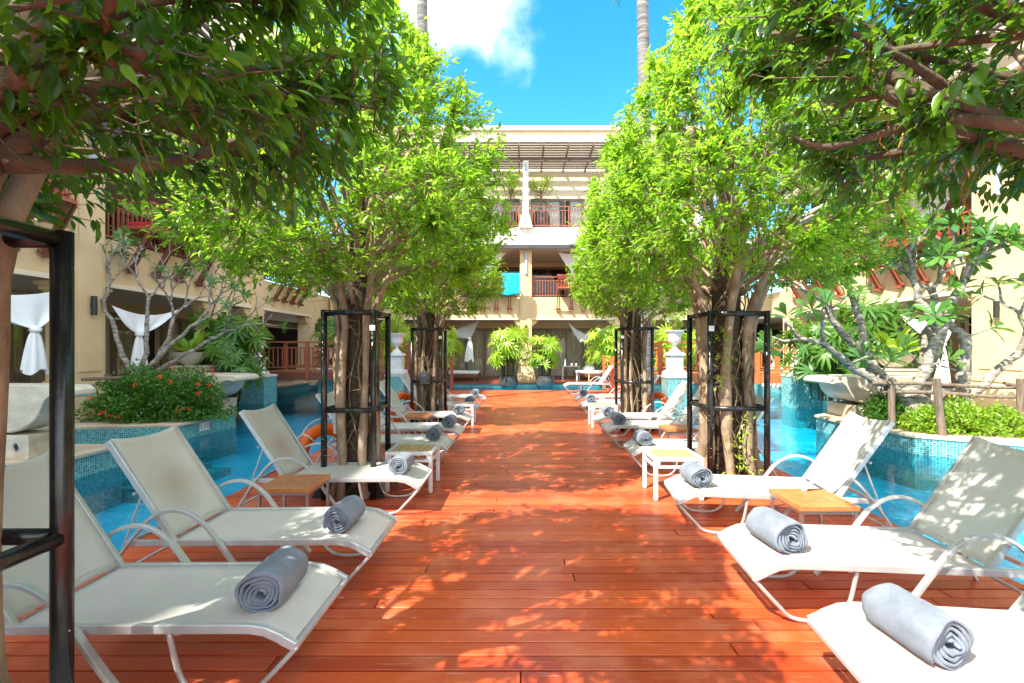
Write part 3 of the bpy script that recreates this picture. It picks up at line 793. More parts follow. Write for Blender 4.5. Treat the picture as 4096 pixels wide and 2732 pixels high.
w0.location = (-1.57, 5.25, 0); w0['label'] = 'white framed slatted table on the left, beside the cage of the left front tree'
dup(w0, (-1.57, 9.66, 0), 0, 'white framed slatted table in the middle of the left row, beside the far left tree')
dup(w0, (-2.32, 11.32, 0), 0, 'white framed table farthest back on the left, set behind between two loungers')
dup(w0, (1.42, 4.97, 0), 0, 'white framed table with pale sunlit slats beside the cage of the right front tree')
dup(w0, (1.42, 9.48, 0), 0, 'white framed table with pale slats beside the cage of the far right tree')
dup(w0, (1.98, 11.45, 0), 0, 'white framed table farthest back on the right, half hidden by the far right cage')
k0.location = (-2.31, 3.98, 0); k0['label'] = 'dark teak slatted table between the two stained loungers on the left'
dup(k0, (-2.15, 8.22, 0), 0, 'small distant dark teak table in the left row near the far lifebuoy')
dup(k0, (2.13, 3.53, 0), 0, 'bright orange teak table between the near right loungers')
dup(k0, (2.16, 6.88, 0), 0, 'small teak table in the right row half hidden behind the right front cage')

# ------------------------------------------------------------------ tree cages
def cage(cx, cy, s, label):
    t = thing('tree_guard', label, 'tree guard', (cx, cy, 0), 0, 'black steel tree guards')
    h = s/2; r = .033
    for sx in (-1, 1):
        for sy in (-1, 1):
            m = MB().tube([(sx*h, sy*h, 0), (sx*h, sy*h, 2.07)], r, 14)
            m.extr([(0,.005),(.15,.005),(.03,.26),(0,.26)], 'y', -.006, .006) if 0 else None
            p = m.build('post', 'black_steel', t, smooth=True)
            g = MB().extr([(sx*(h+.028),.012),(sx*(h+.13),.012),(sx*(h+.05),.20),(sx*(h+.028),.24)], 'y', sy*h-.006, sy*h+.006)
            g.build('gusset', 'black_steel', t)
            q = MB(); rg = random.Random(int(cx*100+sx*7+sy*3))
            for _ in range(26 if cy > 3 else 7):
                a = rg.uniform(0, 6.28); z = rg.uniform(.3, 2.0)**1; e = rg.uniform(.002, .005)
                c = Vector((sx*h + math.cos(a)*(r+.0005), sy*h + math.sin(a)*(r+.0005), z)); tv = Vector((-math.sin(a), math.cos(a), 0)); ov = Vector((math.cos(a), math.sin(a), 0))*.001
                up = Vector((0,0,1)); q.add([c+tv*e+up*e*.3, c-tv*e*.4+up*e, c-tv*e-up*e*.5, c+tv*e*.3-up*e, c+ov], [(0,1,4),(1,2,4),(2,3,4),(3,0,4)])
            q.build('paint_chips', 'paint_chip', p)
    for z, nm in ((2.04, 'top_rail'), (.97, 'middle_rail')):
        for a, b in (((-h,-h),(h,-h)), ((h,-h),(h,h)), ((h,h),(-h,h)), ((-h,h),(-h,-h))):
            va = Vector((*a, z)); vb = Vector((*b, z)); d = (vb-va).normalized()*.02
            MB().tube([va+d, vb-d], .029, 14).build(nm, 'black_steel', t, smooth=True)
    MB().box(h-.03, h+.03, -h-.037, -h-.034, 1.84, 1.90).build('label_plate', 'paper', t) if cx < 0 else MB().box(-h-.03, -h+.03, -h-.037, -h-.034, 1.84, 1.90).build('label_plate', 'paper', t)
    return t
cage(-1.90, 5.30, .54, 'black steel cage round the left front tree, lifebuoy behind it')
cage(-1.96, 9.66, .58, 'black steel cage round the far left tree')
cage(2.43, 5.50, .64, 'black steel cage round the right front tree')
cage(2.28, 9.46, .60, 'black steel cage round the far right tree')
cage(-1.96, 1.36, .60, 'nearest black steel cage, its thick glossy pole crossing the left edge of the photo')
cage(2.75, 1.25, .60, 'black steel cage out of frame round the near right tree')

# ------------------------------------------------------------------ lifebuoys
def buoy(label, loc, rz, tilt):
    t = thing('lifebuoy', label, 'lifebuoy', loc, rz, 'orange lifebuoys'); n = 40
    rr, r = .285, .075
    m = MB().tube([(rr*math.cos(2*math.pi*i/n), 0, rr*math.sin(2*math.pi*i/n)) for i in range(n)], r, 16, closed=True)
    m.build('ring', 'lifebuoy_orange', t, smooth=True)
    for k in range(4):
        a0 = math.pi/4 + k*math.pi/2
        MB().tube([((rr)*math.cos(a0) + .08*math.cos(q)*math.cos(a0), .08*math.sin(q), rr*math.sin(a0) + .08*math.cos(q)*math.sin(a0)) for q in [2*math.pi*j/14 for j in range(14)]], .009, 6, closed=True).build('band', 'rope', t, smooth=True)
        a1 = a0 + math.pi/2; pts = []
        for j in range(13):
            a = a0 + (a1-a0)*j/12; q = rr + .085 + .05*math.sin(math.pi*j/12); pts.append((q*math.cos(a), .0, q*math.sin(a)))
        MB().tube(pts, .007, 6).build('grab_line', 'rope', t, smooth=True)
    t.rotation_euler = (tilt, 0, rz); return t
buoy('orange lifebuoy with white rope leaning on the left front tree cage', (-2.40, 5.62, .375), R(48), R(-12))
buoy('smaller looking orange lifebuoy leaning beside the far left tree cage', (-2.48, 9.62, .375), R(62), R(-10))
buoy('orange lifebuoy behind the far right tree cage', (2.83, 9.75, .375), R(-62), R(-10))
# notice hung on the left front cage
t = thing('notice_card', 'pale pink and white notice card hung behind the left front cage above the lifebuoy', 'notice', (-2.17, 5.60, .78))
MB().box(-.13, .13, -.003, .003, -.17, .17).build('card', 'paper', t)
m = MB()
for i in range(6): m.box(-.09, .09 - .02*(i % 3), -.006, -.0035, .02-.03*i, .032-.03*i)
m.build('text_lines', 'petal_pink', t)
# black speaker on the far left trunk
t = thing('garden_speaker', 'black box speaker strapped to the trunk of the far left tree', 'speaker', (-1.96, 9.30, 1.05))
MB().box(-.10, .10, -.08, .08, -.13, .13).build('case', 'black_plastic', t, bevel=.012)
MB().box(-.07, .03, -.086, -.081, .03, .09).lathe([(.03,0),(.03,.004)], (.06,-.083,-.03), 12).build('grille', 'dark_fascia', t)
MB().tube(bez([(0,.0,-.13),(-.05,-.02,-.4),(.02,-.03,-.7),(-.08,.0,-1.02)], 16), .006, 6).build('cable', 'black_plastic', t)

# ------------------------------------------------------------------ footbridges
def bridge(label, x0, x1, y0, y1, sgn, zf, mat, foot):
    """x0 bank end, x1 where steps begin, steps fall to foot=(x,y)"""
    t = thing('footbridge', label, 'footbridge')
    a, b = min(x0,x1), max(x0,x1)
    m = MB(); x = a
    while x < b - .05: m.box(x, x+.13, y0, y1, zf-.035, zf); x += .136
    m.build('walkway', mat, t)
    for y in (y0-.03, y1-.03): MB().box(a, b, y, y+.06, zf-.30, zf-.037).build('side_beam', 'brown_timber' if mat == 'bridge_timber' else mat, t, bevel=.006)
    L = b-a
    fx, fy = foot
    for y in (y0, y1):
        npst = max(2, round(L/1.45))
        for i in range(npst+1):
            x = a + L*i/npst
            MB().box(x-.055, x+.055, y-.055, y+.055, zf-.32, zf+.99).build('post', mat, t, bevel=.006)
        MB().box(a, b, y-.05, y+.05, zf+.992, zf+1.035).build('handrail', mat, t, bevel=.008)
        MB().box(a, b, y-.02, y+.02, zf+.80, zf+.835).box(a, b, y-.02, y+.02, zf+.12, zf+.155).build('rail', mat, t)
        nb = int(L/.155)
        for i in range(nb):
            x = a + L*(i+.5)/nb
            MB().box(x-.014, x+.014, y-.014, y+.014, zf+.156, zf+.799).build('baluster', mat, t)
        # raking stair rail to newel
        yn = y if y == y0 else y1
        yy = fy + (0 if y == y0 else (y1-y0)*.95)
        MB().bar((x1, yn, zf+1.01), (fx, yy, 1.02), .08, .04).build('stair_rail', mat, t)
        MB().bar((x1, yn, zf+.80), (fx, yy, .84), .035).bar((x1, yn, zf+.13), (fx, yy, .18), .035).build('stair_rail', mat, t)
        MB().box(fx-.06, fx+.06, yy-.06, yy+.06, 0, 1.30).box(fx-.075, fx+.075, yy-.075, yy+.075, 1.301, 1.345).build('newel_post', mat, t, bevel=.006)
        for i in range(1, 6):
            q = i/6; p = Vector((x1, yn, zf+.13)).lerp(Vector((fx, yy, .18)), q)
            MB().box(p.x-.014, p.x+.014, p.y-.014, p.y+.014, p.z, p.z+.67).build('baluster', mat, t)
    for i in range(5):
        q0 = i/5; q1 = (i+1)/5; xa = x1 + (fx-x1)*q0; xb = x1 + (fx-x1)*q1; z = zf*(1-(i+.8)/5.2); ya = y0 + (foot[1]-y0)*q0
        MB().box(min(xa,xb), max(xa,xb), ya+.05, ya + (y1-y0)-.05, z-.12, z).build('step', mat, t, bevel=.006)
    return t
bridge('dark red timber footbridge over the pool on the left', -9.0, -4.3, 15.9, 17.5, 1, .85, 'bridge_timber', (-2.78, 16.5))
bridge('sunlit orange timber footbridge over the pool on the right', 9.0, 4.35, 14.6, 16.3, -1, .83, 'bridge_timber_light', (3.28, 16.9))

# ------------------------------------------------------------------ mosaic piers, pedestals and urns
def pier(label, x, y, w, z1):
    t = thing('mosaic_pier', label, 'pier', (x,y,0))
    MB().box(-w/2, w/2, -w/2, w/2, -1.348, z1).build('shaft', 'pool_mosaic', t)
    MB().box(-w/2-.02, w/2+.02, -w/2-.02, w/2+.02, z1+.001, z1+.07).build('cap', 'concrete', t, bevel=.01); return t
pier('blue mosaic pier in the water under the left end of the left bridge', -8.55, 14.9, .78, .72)
pier('blue mosaic pier under the right end of the right bridge', 8.42, 13.9, .78, .78)
pier('sunlit mosaic pier carrying the urn beside the far right tree', 4.62, 14.0, .62, .75)
pier('mosaic pier beneath the middle of the left bridge', -7.05, 16.7, .5, .5)
pier('shaded mosaic pier carrying an urn left of the deck steps', -4.15, 15.2, .6, .72)
pier('mosaic pier beneath the middle of the right bridge', 6.9, 15.5, .5, .48)
def urn(label, x, y, z, flowers, s=1.0):
    t = thing('stone_urn', label, 'urn', (x,y,z), 0, 'white stone urns on pedestals'); t.scale = (s,)*3
    MB().box(-.30,.30,-.30,.30,0,.10).box(-.26,.26,-.26,.26,.101,.15).box(-.20,.20,-.20,.20,.151,.60).box(-.25,.25,-.25,.25,.601,.66).box(-.21,.21,-.21,.21,.661,.70).build('pedestal', 'urn_stone', t, bevel=.012)
    m = MB()
    for sx in (-1, 1):
        for i in range(5):
            q = -.14+.07*i; m.box(q-.02, q+.02, sx*.202-.004, sx*.202+.004, .2, .55).box(sx*.202-.004, sx*.202+.004, q-.02, q+.02, .2, .55)
    m.build('flutes', 'urn_stone', t)
    MB().lathe([(.17,.701),(.17,.73),(.10,.79),(.055,.86),(.05,.90),(.07,.94),(.10,.96),(.16,1.0),(.19,1.07),(.185,1.13),(.205,1.22),(.25,1.30),(.285,1.335),(.285,1.36),(.25,1.36),(.22,1.30),(.0001,1.28)], n=28).build('vase', 'urn_stone', t, smooth=True, bevel=.004)
    MB().lathe([(.215,1.29),(.0001,1.31)], n=20).build('soil', 'soil', t)
    return t

# ------------------------------------------------------------------ scroll basins (stone spouts)
def basin(label, x, y, s, rz, z0=.205):
    """profile in x-z: lip points to +x, extruded along y"""
    t = thing('scroll_basin', label, 'stone basin', (x,y,z0), rz, 'cream stone scroll basins'); t.scale = (s,)*3
    prof = [(-1.6,.30),(-1.6,.93),(-.2,.93),(.35,.92),(.50,.91),(.58,.86),(.60,.80),(.57,.765),(.52,.765),(.48,.79),(.40,.80),(.31,.79),(.25,.74),(.21,.66),(.16,.56),(.08,.47),(-.02,.40),(-.12,.36),(-.26,.33),(-.40,.33),(-.6,.31)]
    MB().extr(prof, 'y', -.30, .62).build('basin', 'cream_marble', t, bevel=.015)
    # raised edge moulding following the curl
    e = [(.50,.90),(.56,.85),(.575,.80),(.52,.778),(.40,.813),(.30,.80),(.235,.745),(.19,.66),(.14,.57),(.06,.485),(-.04,.42),(-.14,.385),(-.28,.36),(-.5,.36)]
    MB().tube([(px,-.303,pz) for px,pz in e], .018, 8).build('edge_moulding', 'cream_marble', t, smooth=True)
    c = (-.52, .60)
    m = MB()
    for r_ in (.235, .16):
        m.tube([(c[0]+r_*math.cos(2*math.pi*i/28), -.302, c[1]+r_*math.sin(2*math.pi*i/28)) for i in range(28)], .017, 8, closed=True)
    for k in range(8):
        a = 2*math.pi*k/8; m.lathe([(.0001,-.02),(.026,-.012),(.03,0),(.026,.012),(.0001,.02)], (c[0]+.10*math.cos(a), -.302, c[1]+.10*math.sin(a)), 10)
    m.lathe([(.0001,-.03),(.035,-.02),(.045,0),(.035,.02),(.0001,.03)], (c[0], -.302, c[1]), 12)
    for k in range(6):
        a = 2*math.pi*k/6+.3; m.lathe([(.0001,-.014),(.02,0),(.0001,.014)], (c[0]+.055*math.cos(a), -.304, c[1]+.055*math.sin(a)), 8)
    m.build('rosette', 'cream_marble', t, smooth=True)
    MB().box(-1.6, .02, -.33, .62, 0, .30).build('base_block', 'cream_marble', t, bevel=.012)
    m = MB().tube([(-.16+.045*math.cos(2*math.pi*i/20), -.334, .15+.045*math.sin(2*math.pi*i/20)) for i in range(20)], .012, 8, closed=True)
    m.build('spout_ring', 'brushed_steel', t, smooth=True)
    MB().tube([(-.16,-.337,.15),(-.16,-.32,.15)], .04, 16).build('spout_hole', 'dark_interior', t)
    return t
basin('large cream stone scroll basin with a carved rosette at the left edge', -6.45, 6.14, 1.0, 0).scale = (.86, .45, 1.03)
basin('cream stone scroll basin beyond the orange flowering shrub on the left', -6.80, 10.35, .93, 0)
basin('rust streaked scroll basin to the left of the frangipani on the right', 6.76, 9.62, .93, math.pi)
for ob in [o for o in bpy.data.objects if o.name.startswith('scroll_basin') and o.location.x > 0]:
    ob.scale = (-.93, .93, .93); ob.rotation_euler = (0, 0, 0)
# shallow bowl planters on stone blocks
def bowl(label, x, y, z):
    t = thing('bowl_planter', label, 'planter', (x,y,z), 0, 'shallow stone bowl planters')
    MB().lathe([(.12,0),(.16,.03),(.24,.08),(.36,.2),(.42,.32),(.44,.34),(.40,.34),(.34,.24),(.0001,.2)], n=28).build('bowl', 'bowl_stone', t, smooth=True, bevel=.004)
    return t
def block(label, x0, x1, y0, y1, z0, z1):
    o = MB().box(x0, x1, y0, y1, z0, z1-.05).box(x0-.02, x1+.02, y0-.02, y1+.02, z1-.049, z1).build('stone_block', 'cream_marble', None, bevel=.012)
    return tag(o, label, 'stone block')
block('pale stone block under the bowl planter on the left bank', -9.0, -8.05, 11.8, 12.6, .206, 1.2)
block('pale stone block under the bowl planter behind the frangipani', 8.55, 10.0, 11.2, 12.0, .206, 1.14)
BL = bowl('shallow bowl with a bird nest fern behind the bare tree on the left', -8.75, 12.1, 1.201)
BR = bowl('shallow bowl with a fern behind the frangipani on the right', 9.35, 11.6, 1.141)

# rustic pole support round the frangipani
t = thing('pole_fence', 'rough wooden posts and rails propping the frangipani on the right', 'fence', (0,0,0))
for (x, y, h, lean) in ((6.62, 8.25, .95, -.01), (6.95, 7.62, 1.0, -.10), (8.22, 7.58, 1.0, -.02)):
    MB().tube([(x+lean*0, y, .15), (x+lean*.5, y+.01, .15+h*.5), (x+lean, y, .15+h)], [.062, .055, .058], 10).build('post', 'rustic_wood', t, smooth=False, bevel=.004)
for (a, b, r_) in (((6.3,8.3,1.02),(8.75,7.65,.98),.03), ((6.5,8.35,.86),(8.5,7.55,.84),.034), ((6.9,7.72,.72),(7.9,8.3,1.0),.03), ((8.2,7.6,.98),(9.0,8.6,1.0),.035)):
    A = Vector(a); B = Vector(b); MB().tube([A, A.lerp(B,.35)+Vector((0,.01,.02)), A.lerp(B,.7)+Vector((0,0,-.015)), B], [r_, r_*1.1, r_*.9, r_*.85], 9).build('rail', 'rustic_wood', t)
t = thing('pole_fence', 'dark rough poles stacked behind the orange flowering shrub', 'fence', (0,0,0))
for i, (a, b) in enumerate((((-8.9,9.3,1.02),(-6.9,9.6,1.04)), ((-8.7,9.4,.93),(-6.8,9.7,.95)))):
    MB().tube([a, (-7.9, 9.45, 1.05-.09*i), b], [.035,.04,.03], 9).build('rail', 'rustic_wood', t)
for x in (-8.6, -7.1): MB().tube([(x,9.55,.2),(x,9.55,1.1)], .05, 9).build('post', 'rustic_wood', t)

# ------------------------------------------------------------------ drapes tied in knots
def drape(label, A, B, K, tail, seed, sag=.25, mat='net_drape', n=26, tw=.16):
    """cloth hung from corners A and B, gathered into a knot K with a hanging tail"""
    rg = random.Random(seed); A = Vector(A); B = Vector(B); K = Vector(K); ph = rg.uniform(0, 6)
    t = thing('net_drape', label, 'drape', (K.x, K.y, K.z), 0, 'white drapes hung under the balconies')
    A -= K; B -= K; side = (B-A).normalized(); nrm = side.cross(Vector((0,0,1))).normalized()
    def top(s):
        p = A.lerp(B, s); p = p + Vector((0,0,-sag*4*s*(1-s)*1.0)); return p
    def sheet(s, v):
        p = top(s); q = Vector((side.x*(s-.5)*.10, side.y*(s-.5)*.10, 0))
        w = v**.85; r = p.lerp(q, w)
        r = r + nrm*(.05*math.sin(s*19+ph)*(v*(1-v)*3+.1)) + Vector((0,0,-.10*math.sin(math.pi*v)*(1-abs(2*s-1)*.3)))
        return r
    MB().grid(sheet, n, 14).build('sheet', mat, t, smooth=True)
    if tail > 0:
        m = MB()
        m.lathe([(.0001,.07),(.05,.055),(.085,.02),(.09,-.02),(.06,-.06),(.0001,-.08)], n=14)
        m.v = [(x*(1+.25*math.sin(9*z*9+x*30)), y*(1+.2*math.sin(x*40)), z) for x,y,z in m.v]
        m.build('knot', 'white_cloth', t, smooth=True)
        def tl(s, v):
            a = 2*math.pi*s; rr = (.05 + tw*(v**.6))*(1+.16*math.sin(7*a+ph)) * (1 if v < .9 else 1)
            flat = .42
            z = -.04 - tail*v*(1 + .07*math.sin(3*a+ph))
            return Vector((side.x*rr*math.cos(a) + nrm.x*rr*flat*math.sin(a) + side.x*.02*math.sin(4*v+ph), side.y*rr*math.cos(a) + nrm.y*rr*flat*math.sin(a), z))
        MB().grid(tl, 42, 10).build('tail', 'white_cloth', t, smooth=True)
    return t
drape('white drape tied in a knot at the left edge above the big scroll basin', (-9.1,6.2,2.95), (-9.05,9.3,2.9), (-8.95,8.45,2.0), .75, 1, .35, 'white_cloth')
drape('white drape knotted behind the bare tree beside the left pillar', (-9.1,10.2,2.6), (-9.0,12.6,2.95), (-8.95,10.75,1.98), .8, 2, .3, 'white_cloth')
drape('white drape knotted at the back left of the far building, above the day bed', (-5.9,23.0,3.0), (-2.15,22.6,3.02), (-2.6,22.5,2.12), 1.05, 3, .5)
drape('sagging white drape without a tail right of the middle column of the far building', (2.15,22.4,3.0), (4.55,22.4,3.02), (2.85,22.4,1.95), 0, 4, .7)
drape('white drape at the far right of the end building behind the urn', (5.6,22.4,2.95), (8.7,22.4,2.98), (6.6,22.4,1.95), .0, 5, .5)
drape('white drape tied low between the pillar and the frangipani on the right', (10.7,13.6,2.95), (10.7,11.4,2.4), (10.6,11.65,1.75), .95, 6, .25, 'white_cloth')
drape('white drape tied in the first floor balcony left of the middle column', (-2.6,22.3,6.3), (-.75,22.3,6.3), (-1.9,22.3,5.3), .7, 7, .1, 'white_cloth')
drape('white drape tied in the first floor balcony right of the middle column', (1.7,22.3,6.3), (3.2,22.3,6.3), (2.4,22.3,5.4), .9, 8, .1, 'white_cloth')
drape('white drape in the first floor balcony of the sunlit right wing', (11.5,12.0,6.3), (11.5,14.4,6.3), (11.5,13.3,4.6), .3, 9, .1, 'white_cloth', tw=.5)
# towels and cloths over railings
def cloth_over(label, c, w, h, mat, name='beach_towel', cat='towel', axis='x', d=.06):
    def fn(s, v):
        u = (s-.5)*w; q = v*2*h
        z = -abs(q-h) + h; y = -d if q < h else d
        z2 = (h - abs(q-h)); zz = -(h - z2) if True else 0
        yy = d*math.tanh((q-h)*14) + .02*math.sin(s*11)*(abs(q-h)/h)
        zz = -abs(q-h) - .03*math.sin(s*5)*abs(q-h)/h
        uu = u*(1-.06*abs(q-h)/h*math.sin(3*s))
        return (c[0]+uu, c[1]+yy, c[2]+zz) if axis == 'x' else (c[0]+yy, c[1]+uu, c[2]+zz)
    o = MB().grid(fn, 24, 28).build(name, mat, None, smooth=True, solid=.01); return tag(o, label, cat)
cloth_over('turquoise beach towel hung over the first floor railing left of the middle column', (-.55, 21.27, 5.12), .84, 1.02, 'blue_towel_cloth')
cloth_over('dark blue cloth thrown over the balcony rail of the right wing', (11.1, 13.0, 5.16), .5, .3, 'blue_cloth', 'cloth', 'cloth', 'y')

# ------------------------------------------------------------------ day beds and small things on the far terrace
def daybed(label, x0, x1, y0, y1):
    t = thing('day_bed', label, 'day bed', ((x0+x1)/2, (y0+y1)/2, .05), 0, 'day beds on the terraces'); w = (x1-x0)/2; d = (y1-y0)/2
    MB().box(-w, w, -d, d, .16, .32).build('base', 'brown_timber', t, bevel=.01)
    for sx in (-1, 1):
        for sy in (-1, 1): MB().box(sx*w*.8-.05, sx*w*.8+.05, sy*d*.8-.05, sy*d*.8+.05, 0, .159).build('leg', 'brown_timber', t)
    MB().box(-w+.03, w-.03, -d+.03, d-.03, .322, .48).build('mattress', 'white_cloth', t, bevel=.05)
    return t
daybed('white day bed with a turquoise cloth on the far terrace, left', -4.1, -2.15, 22.6, 23.8)
daybed('white day bed on the far terrace right of the potted palms', 2.65, 5.0, 22.9, 24.1)
daybed('white day bed on the right bank behind the frangipani', 10.2, 11.9, 12.1, 13.2)
o = MB().grid(lambda s,t: ((-2.75+.5*s), 22.9+.35*t, .545+.02*math.sin(9*s+4*t)), 10, 8).build('cloth', 'blue_towel_cloth', None, smooth=True, solid=.01)
tag(o, 'crumpled turquoise cloth on the left day bed of the far terrace', 'cloth')
o = MB().lathe([(.0001,.0),(.28,.02),(.30,.10),(.2,.22),(.08,.28),(.0001,.29)], (3.35,23.4,.53), 14)
o.v = [(x+.03*math.sin(z*40+y*9), y, z+.02*math.sin(x*30)) for x,y,z in o.v]
tag(o.build('towel_heap', 'white_cloth', None, smooth=True), 'heap of white towels on the right day bed of the far terrace', 'towels')
t = thing('terrace_table', 'small steel table with drinks beside the right day bed of the far terrace', 'side table', (2.35, 22.5, .05))
MB().box(-.42, .42, -.25, .25, .70, .73).build('top', 'brushed_steel', t)
for sx in (-1, 1):
    for sy in (-1, 1): MB().box(sx*.4-.012, sx*.4+.012, sy*.23-.012, sy*.23+.012, 0, .70).build('leg', 'brushed_steel', t)
def bottle(label, x, y, z, mat, h=.28):
    t = thing('bottle', label, 'bottle', (x,y,z))
    MB().lathe([(.035,0),(.038,.02),(.038,h*.62),(.014,h*.8),(.014,h*.93),(.0001,h*.93)], n=12).build('body', mat, t, smooth=True)
    MB().lathe([(.017,h*.931),(.017,h),(.0001,h)], n=10).build('cap', 'white_paint', t)
bottle('clear water bottle standing on the small steel terrace table', 2.08, 22.45, .781, 'clear_bottle', .34)
bottle('clear bottle standing on the floor under the steel terrace table', 2.62, 22.2, .051, 'clear_bottle', .36)
bottle('amber bottle standing on the floor right of the steel terrace table', 3.2, 22.2, .051, 'amber_bottle', .44)
for i, (x, lab) in enumerate(((2.4, 'white cup on the steel terrace table beside the water bottle'), (2.62, 'white cup at the right end of the steel terrace table'))):
    tag(MB().lathe([(.035,0),(.05,.08),(.055,.11),(.05,.11),(.04,.02),(.0001,.02)], (x,22.5,.781), 14).build('cup', 'white_paint', None, smooth=True), lab, 'cup')
# depth mark tile on the planter wall
t = thing('depth_marker', 'small pale tile reading 1.10 on the left planter wall above the water', 'sign', (-6.497, 9.4, .055), 0)
t.rotation_euler = (0, 0, math.atan2(10.3-8.76, -6.42+6.57))
MB().box(-.13, .13, -.006, -.001, -.085, .085).build('tile', 'urn_stone', t)
fc = bpy.data.curves.new('digits', 'FONT'); fc.body = '1.10'; fc.size = .14; fc.align_x = 'CENTER'; fc.align_y = 'CENTER'; fc.extrude = .001
fo = bpy.data.objects.new('digits', fc); COL.objects.link(fo); fo.parent = t; fo.rotation_euler = (R(90),0,0); fo.location = (0,-.0075,0); fc.materials.append(MATS['petal_orange'])
# door signs on the far sliding doors
for x in (-1.75, 3.0+.0):
    pass
# ------------------------------------------------------------------ ficus trees: strand trunk, fan of limbs, leaf crown
PT = [(0,.62),(.08,.86),(.19,1.0),(.32,.90),(.46,.74),(.70,.42),(.88,.18),(1.0,.03)]
def prof(t): return np.interp(t, [a for a,b in PT], [b for a,b in PT])
def lump(a, z, sd):
    return 1 + .10*np.sin(3*a+sd) + .07*np.sin(5*a+2.3*z+sd*2) + .06*np.sin(2.7*z+sd*3+a)
def ficus(label, cx, cy, Rr, zt, seed, ntw, per, lf, kind='rough', mat='leaf_ficus', zb=2.35, droop=.25, nl=34, limb_r=.035, tr=.24, vis_roots=True, gap=.35, boughs=()):
    rg = np.random.default_rng(seed); rd = random.Random(seed)
    t = thing('ficus_tree', label, 'tree', (cx,cy,0), 0, 'ficus trees growing through the deck')
    # trunk: core and outer strands
    m = MB()
    m.tube([(0,0,0),(.01,0,.5),(0,.01,1.0),(-.01,0,1.6),(0,0,2.2),(0,0,3.0),(.02,0,4.2),(0,0,zt-1.0)], [tr*.78,tr*.70,tr*.66,tr*.66,tr*.62,tr*.42,tr*.22,.02], 16)
    tv = m.v; m.v = [(x*(1+.10*math.sin(5*math.atan2(y,x)+z*2)+.05*math.sin(z*34+3*math.atan2(y,x))), y*(1+.10*math.sin(5*math.atan2(y,x)+z*2)), z) for x,y,z in tv]
    trunk = m.build('trunk', 'root_bark', t, smooth=True)
    m = MB(); ns = 7
    for i in range(ns):
        a = 2*math.pi*(i+rd.uniform(-.3,.3))/ns; r0 = tr*rd.uniform(.95,1.18); rr = rd.uniform(.032,.062)*tr/.24
        pts = []; rs = []
        for k in range(15):
            z = 3.3*k/14; aa = a + .14*math.sin(z*2.2+i*1.7); q = (r0 + (.10*(1-k/2) if k < 2 else 0) + .02*math.sin(3*z+i) + max(0, z-1.95)**1.3*.42)
            pts.append((q*math.cos(aa), q*math.sin(aa), z)); rs.append(rr*(1+.18*math.sin(4*z+i*2)) * (1.3 if k == 0 else 1) * (1 if z < 2 else max(.25, 1-(z-2)*.6)))
        m.tube(pts, rs, 9)
    m.build('strand', 'ficus_bark', t, smooth=True)
    if vis_roots:
        m = MB()
        for i in range(85):
            a = rd.uniform(0, 6.28); z = rd.uniform(.05, 2.1); da = rd.uniform(.6, 1.8)*rd.choice((-1,1)); dz = rd.uniform(-.35,.35); q = tr*rd.uniform(.72,.84)
            m.tube([(q*(1+.04*math.sin(k*1.9+i))*math.cos(a+da*k/6), q*(1+.04*math.sin(k*1.9+i))*math.sin(a+da*k/6), z+dz*k/6) for k in range(7)], rd.uniform(.004,.010), 5)
        for i in range(26):
            a = rd.uniform(0, 6.28); z0 = rd.uniform(0, .6); z1 = rd.uniform(1.2, 2.5); q = tr*rd.uniform(1.0,1.32); ph = rd.uniform(0,6)
            m.tube([(q*math.cos(a+.25*math.sin(k*.7+ph)), q*math.sin(a+.25*math.sin(k*.7+ph)), z0+(z1-z0)*k/12) for k in range(13)], rd.uniform(.004,.011), 5)
        m.build('aerial_roots', 'twig_bark', t, smooth=True)
    # limbs
    samples = []; m = MB()
    for i in range(nl):
        a = 2*math.pi*(i*.381966) + rd.uniform(-.2,.2); q = (i+.5)/nl
        tt = .02 + .75*q**1.15; ze = zb + (zt-zb)*tt
        re = Rr*prof(tt)*rd.uniform(.80,.95)
        z0 = 2.0 + rd.uniform(-.05,.35) + q*.9; r0 = tr*.75*(1-q*.6)
        s0 = Vector((r0*math.cos(a), r0*math.sin(a), z0)); e = Vector((re*math.cos(a+rd.uniform(-.25,.25)), re*math.sin(a), ze))
        e = Vector((re*math.cos(a), re*math.sin(a), ze + .05))
        mid = s0.lerp(e, .5) + Vector((rd.uniform(-.08,.08), rd.uniform(-.08,.08), rd.uniform(-.02,.22)))
        q1 = s0.lerp(mid, .5) + Vector((rd.uniform(-.04,.04), rd.uniform(-.04,.04), .04)); q3 = mid.lerp(e, .5) + Vector((rd.uniform(-.09,.09), rd.uniform(-.09,.09), rd.uniform(-.03,.06)))
        pts = bez([s0, q1, mid, q3, e], 12); lr = limb_r*rd.uniform(.7,1.25)*(1-.35*q)
        m.tube(pts, [lr*(1-.78*k/(len(pts)-1)) for k in range(len(pts))], 7)
        for k, p in enumerate(pts):
            if k > 2: samples.append((p.x, p.y, p.z))
        # forks
        for f in range(3):
            k = rd.randint(4, 9); b = pts[k]; aa = a + rd.uniform(-.75,.75); t2 = min(.97, tt + rd.uniform(.0,.20)); r2 = Rr*prof(t2)*rd.uniform(.75,.95)
            e2 = Vector((r2*math.cos(aa), r2*math.sin(aa), max(b.z+.05, zb+(zt-zb)*t2)))
            md = b.lerp(e2,.5)+Vector((rd.uniform(-.08,.08), rd.uniform(-.08,.08), rd.uniform(-.04,.1)))
            pp = bez([b, md, e2], 6); l2 = lr*.5
            m.tube(pp, [l2*(1-.7*j/(len(pp)-1)) for j in range(len(pp))], 6)
            samples += [(p.x,p.y,p.z) for p in pp[1:]]
